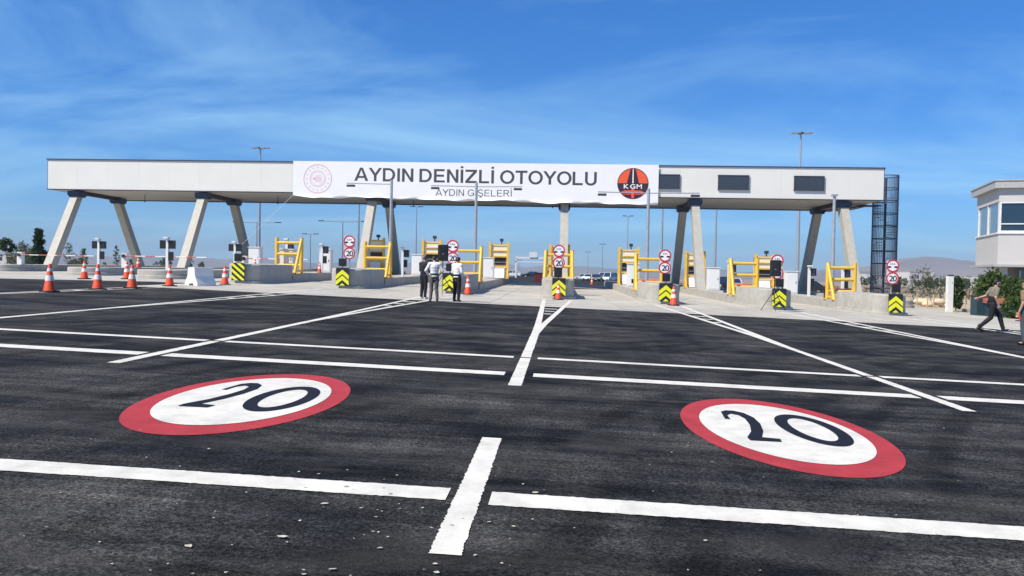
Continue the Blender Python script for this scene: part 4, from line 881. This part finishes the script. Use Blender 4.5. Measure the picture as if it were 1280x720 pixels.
CARM = {}
def paintm(n, c): return mat('car_'+n, c, .3, .1, var=.02, coat=.8)
def car(px, v, rz, colour, label, van=False, cat='car', x=None):
    x = at(px, v) if x is None else x; t = thing('parked_car' if not van else 'parked_van', label, cat, on(x, v, -.02), rz, 'vehicles parked behind the booths')
    m = colour; H = 1.46 if not van else 2.0; L2, W2 = 2.2, .88
    prof = [(-L2, .3), (L2, .3), (L2, .62), (L2-.12, .82), (1.1, .95), (-1.75, .98), (-L2, .9)] if not van else [(-L2, .3), (L2, .3), (L2, .75), (L2-.2, 1.0), (1.5, 1.1), (-L2, 1.1)]
    b_ = part('body', ('cbod', van), lambda: MB().side_prism([(y_, z_) for y_, z_ in prof], -W2, W2), m, t)
    cab = [(1.1, .94), (.35, H), (-1.15, H), (-1.85, .96)] if not van else [(1.5, 1.08), (.95, H), (-2.1, H), (-2.19, 1.08)]
    def cabm():
        mb = MB(); n = 4; vs_ = []
        for s in (-1, 1):
            for k, (y_, z_) in enumerate(cab): vs_.append((s*(W2-.04 if k in (0, 3) else W2-.2), y_, z_))
        return mb.add(vs_, [(3, 2, 1, 0), (4, 5, 6, 7), (0, 1, 5, 4), (1, 2, 6, 5), (2, 3, 7, 6)])
    part('cabin_glass', ('ccab', van), cabm, M_GLASS, t)
    part('roof', ('croof', van), lambda: MB().box((0, (cab[1][0]+cab[2][0])/2, H+.005), (2*(W2-.19), cab[1][0]-cab[2][0]+.06, .07)), m, t)
    pil = MB()
    for s in (-1, 1):
        for (ya, za), (yb, zb) in ((cab[0], cab[1]), (cab[3], cab[2])): pil.bar((s*(W2-.03), ya, za), (s*(W2-.19), yb, zb), .09, .09)
        pil.bar((s*(W2-.03), -.3, .95), (s*(W2-.19), -.3, H), .09, .07)
    part('pillars', ('cpil', van), pil, m, t)
    for sx in (-1, 1):
        for sy in (-1.35, 1.35):
            w_ = part('wheel', ('cw', sx), (lambda sx=sx: MB().tube((sx*(W2-.2), 0, .33), (sx*(W2+.02), 0, .33), .33, n=16)), M_RUB, t, (0, sy, 0), smooth=True)
            part('rim', ('crim', sx), (lambda sx=sx: MB().tube((sx*(W2+.01), 0, .33), (sx*(W2+.03), 0, .33), .2, n=12)), M_GALV, w_)
        part('headlight', ('chl', sx), (lambda sx=sx: MB().box((sx*.62, L2-.01, .66), (.36, .06, .14))), M_SWHITE, t); part('tail_light', ('ctl', sx), (lambda sx=sx: MB().box((sx*.66, -L2+.0, .78), (.28, .05, .16))), M_SRED, t)
    part('bumper', 'cbp', lambda: MB().box((0, L2, .42), (1.6, .08, .2)).box((0, -L2, .42), (1.6, .08, .2)), M_BLACK, t); part('number_plate', 'cnp', lambda: MB().box((0, -L2-.045, .55), (.5, .02, .12)).box((0, L2+.045, .45), (.5, .02, .12)), M_SWHITE, t)
CW, CK, CG, CR_ = paintm('white', (.74, .74, .73)), paintm('black', (.012, .013, .016)), paintm('grey', (.2, .21, .22)), paintm('red', (.35, .015, .02))
for k, (px, v, rz, c, l_, vn) in enumerate(((736, 168, 160, CW, 'white car heading the row parked behind the booths', False), (747, 165, 165, CK, 'black car between white vehicles behind the booths', False), (755, 172, 160, CW, 'white van parked behind the black car', True),
    (762, 166, 150, CW, 'white van beside the toll machine row, far back', True), (769, 174, 160, CG, 'grey car at the end of the far parked row', False), (728, 185, 90, CW, 'small far white car seen side on behind the middle island', False),
    (905, 78, 172, CK, 'black car behind the white cabinet near the loudspeaker', False), (640, 180, 80, CW, 'far white car beyond the middle lane beside the gantry', False), (664, 190, 85, CK, 'far dark car under the gantry', False), (917, 92, 170, CW, 'white car behind the black car near the loudspeaker', False),
    (1003, 84, 100, CK, 'black car half hidden behind the rear leg near the tower', False), (690, 170, 90, CW, 'far white van beyond the middle island', True))):
    car(px, v, R(rz), c, l_, vn, 'van' if vn else 'car')
rb = thing('control_kiosk', 'small dark red box kiosk beside the middle lane', 'kiosk', on(at(673, 80), 80, -.02)); part('body', 'rk', lambda: MB().box((0, 0, .5), (.8, .8, 1.0)), mat('kiosk_red', (.12, .01, .02), .6), rb); part('lid', 'rkl', lambda: MB().box((0, 0, 1.02), (.9, .9, .06)), M_DARK, rb)
for k, (px, v, w_, h, d, l_) in enumerate(((13, 330, 14, 5, 10, 'far pale shed at the scrub horizon beside the conifer'), (1142, 520, 16, 9, 12, 'far pale blocky building on the plain beyond the stair tower'), (1154, 560, 10, 10, 10, 'far pale narrow building below the hills'), (1210, 520, 17, 7, 14, 'long far pale factory hall below the hills'), (1180, 640, 13, 5, 12, 'low far white hall behind the young trees'), (545, 800, 40, 9, 20, 'far pale hall on the horizon behind the men'), (1096, 700, 26, 9, 14, 'far pale building behind the stair tower cage'))):
    b_ = thing('far_building', l_, 'building', on(at(px, v), v, -.16), R(random.uniform(-15, 15))); part('wall', ('fbw', k), MB().box((0, 0, h/2), (w_, d, h)), M_WALL, b_)
    part('roof', ('fbr', k), MB().box((0, 0, h+.2), (w_+.6, d+.6, .4)), M_ROOF, b_)
    for q in range(max(2, int(w_/4))): part('window', ('fbx', k), MB().box((0, 0, 0), (1.6, .1, 1.6)), M_GLASS, b_, (-w_/2+2.+q*4, -d/2-.02, h*.6))
def ridge(name, az0, az1, r0, r1, hmax, seed, na=220, nr=14):
    mb = MB()
    for j in range(nr+1):
        for i in range(na+1):
            t = i/na; a = R(az0+(az1-az0)*t); r = r0+(r1-r0)*j/nr; x, y = r*math.sin(a), r*math.cos(a)
            env = min(1, t*5)*min(1, (1-t)*5)*math.sin(math.pi*min(1, .02+j/nr*.98))
            n = .88+.20*noise.noise((x/900+seed, y/900, 0))+.40*noise.noise((x/300, y/300, seed))+.2*noise.noise((x/110, y/110, seed))
            mb.add([(x, y, -2+hmax*env*max(.1, n))], [])
    mb.f = [(j*(na+1)+i, j*(na+1)+i+1, (j+1)*(na+1)+i+1, (j+1)*(na+1)+i) for j in range(nr) for i in range(na)]
    return tag(link(name, mb.mesh(name, mat('hill_scrub', (.20, .155, .11), .95, var=.35, scale=.004, dirt=(.07, .08, .04), dscale=.006), True, 80)), kind='structure')
ridge('hills', 12, 70, 3300, 5600, 128, 5.3); ridge('far_hills', -60, 30, 4800, 6000, 70, 8.1)

# ------------------------------------------------------------------ people
M_SKIN = mat('skin', (.46, .27, .19), .55, var=.06); M_HAIR = mat('hair', (.012, .010, .009), .6, var=.3, scale=30)
def cloth(n, c): return mat('cloth_'+n, c, .85, var=.12, scale=7, bump=.3, bscale=25)
def remesh(mb, name, m, vox, sm=2):
    me = bpy.data.meshes.new(name); me.from_pydata(mb.v, [], mb.f); o = bpy.data.objects.new(name, me); COL.objects.link(o)
    r = o.modifiers.new('r', 'REMESH'); r.mode = 'VOXEL'; r.voxel_size = vox; r.adaptivity = 0
    s = o.modifiers.new('s', 'SMOOTH'); s.iterations = sm; s.factor = .5
    bpy.context.view_layer.update(); out = bpy.data.meshes.new_from_object(o.evaluated_get(bpy.context.evaluated_depsgraph_get()))
    bpy.data.objects.remove(o); bpy.data.meshes.remove(me); out.materials.clear(); out.materials.append(m); out.shade_smooth(); return out
def person(label, x, y, rz, J, shirt, trous, shoe, sleeves='long', vest=None, dz=.012, hair=True, tuck=True):
    # local frame: +y is where the person faces, +x their right
    P = dict(pel=(0, 0, .95), waist=(0, 0, 1.10), chest=(0, 0, 1.32), neck=(0, 0, 1.47), head=(0, .025, 1.635),
             rs=(.185, 0, 1.42), re=(.25, -.03, 1.14), rw=(.25, .06, .90), ls=(-.185, 0, 1.42), le=(-.25, -.03, 1.14), lw=(-.25, .06, .90),
             rh=(.095, 0, .92), rk=(.10, .02, .50), ra=(.105, -.02, .09), lh=(-.095, 0, .92), lk=(-.10, .02, .50), la=(-.105, -.02, .09))
    P.update({k: v for k, v in J.items() if k[0] != '_'}); P = {k: Vector(v) for k, v in P.items()}
    hrot = J.get('_hrot', Matrix.Identity(3)); hd = P['head']
    def hv(a, b_, c): return hd+hrot @ Vector((a, b_, c))
    def torso(mb, e):
        mb.ell(P['pel'], (.165+e, .115+e, .13+e)); mb.ell(P['waist'], (.15+e, .105+e, .15+e)); mb.ell(P['chest'], (.178+e, .12+e, .17+e))
        mb.ell((P['chest']+P['waist'])/2, (.16+e, .112+e, .15+e)); mb.cap(P['rs'], P['ls'], .068+e, .068+e); mb.cap(P['rs']*.6+P['neck']*.4, P['ls']*.6+P['neck']*.4, .06+e, .06+e); return mb
    def arm(mb, s, e, full=True):
        mb.cap(P[s+'s'], P[s+'e'], .056+e, .044+e)
        if full: mb.cap(P[s+'e'], P[s+'w'], .043+e, .031+e)
        return mb
    def legs(mb, s, e, foot=True):
        mb.cap(P[s+'h'], P[s+'k'], .088+e, .060+e); kd = P[s+'a']-P[s+'k']; mb.cap(P[s+'k'], P[s+'k']+kd*.35, .058+e, .057+e); mb.cap(P[s+'k']+kd*.35, P[s+'a'], .056+e, .040+e); return mb
    t = thing('person', label, 'person', on(x, y, dz), rz)
    b_ = MB(); torso(b_, 0)
    b_.cap(P['neck']-Vector((0, 0, .03)), hv(0, -.01, -.06), .056, .052)
    b_.ell(hv(0, -.008, .03), (.075, .092, .095), rot=hrot); b_.ell(hv(0, .025, -.045), (.056, .062, .072), rot=hrot); b_.ell(hv(0, .048, -.085), (.03, .028, .026), rot=hrot)
    b_.cap(hv(0, .088, .012), hv(0, .104, -.022), .010, .015); b_.ell(hv(0, .085, -.058), (.026, .012, .012), rot=hrot); b_.ell(hv(0, .078, .03), (.06, .018, .014), rot=hrot)
    for s in (-1, 1): b_.ell(hv(s*.077, -.01, -.005), (.012, .022, .032), rot=hrot)
    for s in 'rl':
        arm(b_, s, 0); legs(b_, s, 0)
        w_ = P[s+'w']; d = (w_-P[s+'e']).normalized(); sg = 1 if s == 'r' else -1
        sd = d.cross(Vector((sg, 0, 0))); sd = sd.normalized() if sd.length > .1 else Vector((0, 1, 0)); nrm = d.cross(sd).normalized()
        palm = w_+d*.06; b_.cap(w_, palm+d*.02, .027, .026); b_.cap(palm+sd*.024+d*.02, palm-sd*.024+d*.02, .017, .017)
        for q, (o_, ln) in enumerate(((.030, .068), (.010, .078), (-.010, .072), (-.029, .056))):
            a = palm+sd*o_+d*.025; m_ = a+d*ln*.55+nrm*sg*.006; e_ = m_+d*ln*.40+nrm*sg*.022; b_.cap(a, m_, .0095, .009); b_.cap(m_, e_, .009, .0075)
        a = w_+d*.025+sd*.026; m_ = a+d*.035+sd*.03; b_.cap(a, m_, .013, .011); b_.cap(m_, m_+d*.032+sd*.006, .0105, .009)
        f_ = P[s+'a']; b_.ell(f_+Vector((0, .06, -.045)), (.038, .10, .035))
    link('body', remesh(b_, 'body', M_SKIN, .0085), t)
    for s in (-1, 1):
        ev = MB().ell(hv(s*.031, .083, .006), (.013, .008, .009), 8, 6, hrot); link('eye', ev.mesh('eye', M_BLACK, True), t)
    sh_ = MB(); torso(sh_, .014)
    for s in 'rl':
        if sleeves == 'long': arm(sh_, s, .013)
        elif sleeves == 'short': sh_.cap(P[s+'s'], P[s+'s']*.35+P[s+'e']*.65, .075, .068)
    sh_.cap(P['neck']-Vector((0, 0, .05)), P['neck'], .068, .066)
    if not tuck: sh_.ell(P['pel']-Vector((0, 0, .03)), (.19, .145, .13))
    link('shirt' if shirt.name != 'cloth_suit_black' else 'jacket', remesh(sh_, 'shirt', shirt, .013), t)
    if vest:
        vm = MB(); vm.ell(P['chest']+Vector((0, .02, .0)), (.18, .14, .17)); vm.ell(P['waist']+Vector((0, .01, .02)), (.176, .136, .17)); vm.ell(P['pel'], (.185, .137, .14)); link('apron', remesh(vm, 'apron', vest, .013), t)
    tr = MB(); tr.ell(P['pel']-Vector((0, 0, .01)), (.181, .131, .125)); tr.ell(P['pel']+Vector((0, 0, .06)), (.172, .125, .05))
    for s in 'rl': legs(tr, s, .016); tr.cap(P[s+'k']*.3+P[s+'a']*.7, P[s+'a']+Vector((0, 0, .02)), .062, .062)
    link('trousers', remesh(tr, 'trousers', trous, .013), t)
    for s in 'rl':
        f_ = P[s+'a']; q = J.get('_f'+s, Matrix.Identity(3)); so = MB(); so.ell(f_+q @ Vector((0, .0, -.04)), (.047, .06, .048), rot=q); so.ell(f_+q @ Vector((0, .085, -.058)), (.048, .115, .034), rot=q); so.ell(f_+q @ Vector((0, .05, -.07)), (.047, .14, .02), rot=q)
        link('shoe', remesh(so, 'shoe', shoe, .012, 1), t)
    bt = MB(); bt.lathe([(.168, 0), (.17, .02), (.168, .035)], 20, (0, 0, 0)); bt.v = [(P['pel'].x+vx, P['pel'].y+vy*.76, P['pel'].z+.085+vz) for vx, vy, vz in bt.v]
    if tuck: link('belt', bt.mesh('belt', M_BLACK, True), t)
    hm = MB(); hm.ell(hv(0, -.022, .062), (.083, .092, .075), rot=hrot); hm.ell(hv(0, -.05, .02), (.08, .066, .085), rot=hrot); hm.ell(hv(0, .03, .105), (.062, .05, .03), rot=hrot)
    if hair: link('hair', remesh(hm, 'hair', M_HAIR, .01), t)
    return t
RX = lambda a: Matrix.Rotation(R(a), 3, 'X')
RZ = lambda a: Matrix.Rotation(R(a), 3, 'Z')
C_SUIT, C_WSH, C_GREY, C_BLK, C_OLV, C_TAN = cloth('suit_black', (.012, .013, .02)), cloth('white_shirt', (.80, .79, .78)), cloth('grey_trousers', (.13, .115, .11)), cloth('black_trousers', (.010, .010, .013)), cloth('olive_tee', (.20, .18, .135)), cloth('tan', (.26, .16, .10))
S_W, S_K = mat('shoe_white', (.68, .67, .65), .5), mat('shoe_black', (.012, .011, .011), .4)
BOW = dict(head=(0, .08, 1.60), neck=(0, .02, 1.47), _hrot=RX(-38))
person('man in dark suit and white shoes with head bowed beside the white-shirted man', at(529.5, 30.5), 30.5, R(-35), dict(BOW, re=(.24, .02, 1.15), rw=(.12, .24, 1.08), le=(-.24, .04, 1.15), lw=(-.1, .25, 1.10)), C_SUIT, C_BLK, S_W)
person('man in white shirt and grey trousers seen from behind, elbows out', at(542.5, 29.1), 29.1, R(18), dict(head=(0, .07, 1.615), _hrot=RX(-28), re=(.32, -.02, 1.17), rw=(.2, .16, 1.0), le=(-.33, -.02, 1.18), lw=(-.2, .16, 1.0), ra=(.13, -.02, .09), la=(-.13, 0, .09)), C_WSH, C_GREY, S_K)
person('man in white shirt and black trousers standing nearest the orange cone', at(571, 29.6), 29.6, R(-30), dict(head=(0, .06, 1.615), _hrot=RX(-18), re=(.235, .0, 1.15), rw=(.19, .20, 1.02), le=(-.235, .02, 1.15), lw=(-.16, .22, 1.04)), C_WSH, C_BLK, S_K)
walker = person('man in olive shirt and black trousers striding along the pavement edge', 14.95, 27.4, R(-92), dict(pel=(0, .0, .90), waist=(0, .03, 1.06), chest=(0, .07, 1.28), neck=(0, .10, 1.43), head=(0, .15, 1.585), rs=(.185, .08, 1.38), ls=(-.185, .08, 1.38), _hrot=RX(-6),
    re=(.25, .0, 1.12), rw=(.24, .10, .88), le=(-.26, -.06, 1.16), lw=(-.25, -.26, 1.10),
    lh=(-.095, 0, .88), lk=(-.09, .30, .53), la=(-.085, .42, .10), rh=(.095, 0, .88), rk=(.095, -.06, .46), ra=(.09, -.40, .15), _fr=RX(-28), _fl=RX(8)), C_OLV, C_BLK, S_K, 'short', C_BLK)
walker.scale = (1.06, 1.06, 1.06)
person('person in short-sleeved tan top and blue-grey trousers standing near the walking man', at(1284, 21.6), 21.6, R(35), dict(), C_TAN, cloth('blue_grey', (.06, .08, .10)), S_K, 'short', None)

# ------------------------------------------------------------------ haze over the plain
hz = MB().box((0, 2400, 95), (12400, 8400, 210))
hm_ = bpy.data.materials.new('haze'); hm_.use_nodes = True; n, l = nodes_of(hm_); n.remove(n['Principled BSDF'])
pv = n.new('ShaderNodeVolumePrincipled'); pv.inputs['Color'].default_value = (.58, .71, .88, 1); pv.inputs['Density'].default_value = 1.9e-4; pv.inputs['Anisotropy'].default_value = .0
l.new(pv.outputs[0], n['Material Output'].inputs['Volume'])
tag(link('haze', hz.mesh('haze', hm_)), 'thin blue haze lying over the plain and hills', 'haze', kind='stuff')
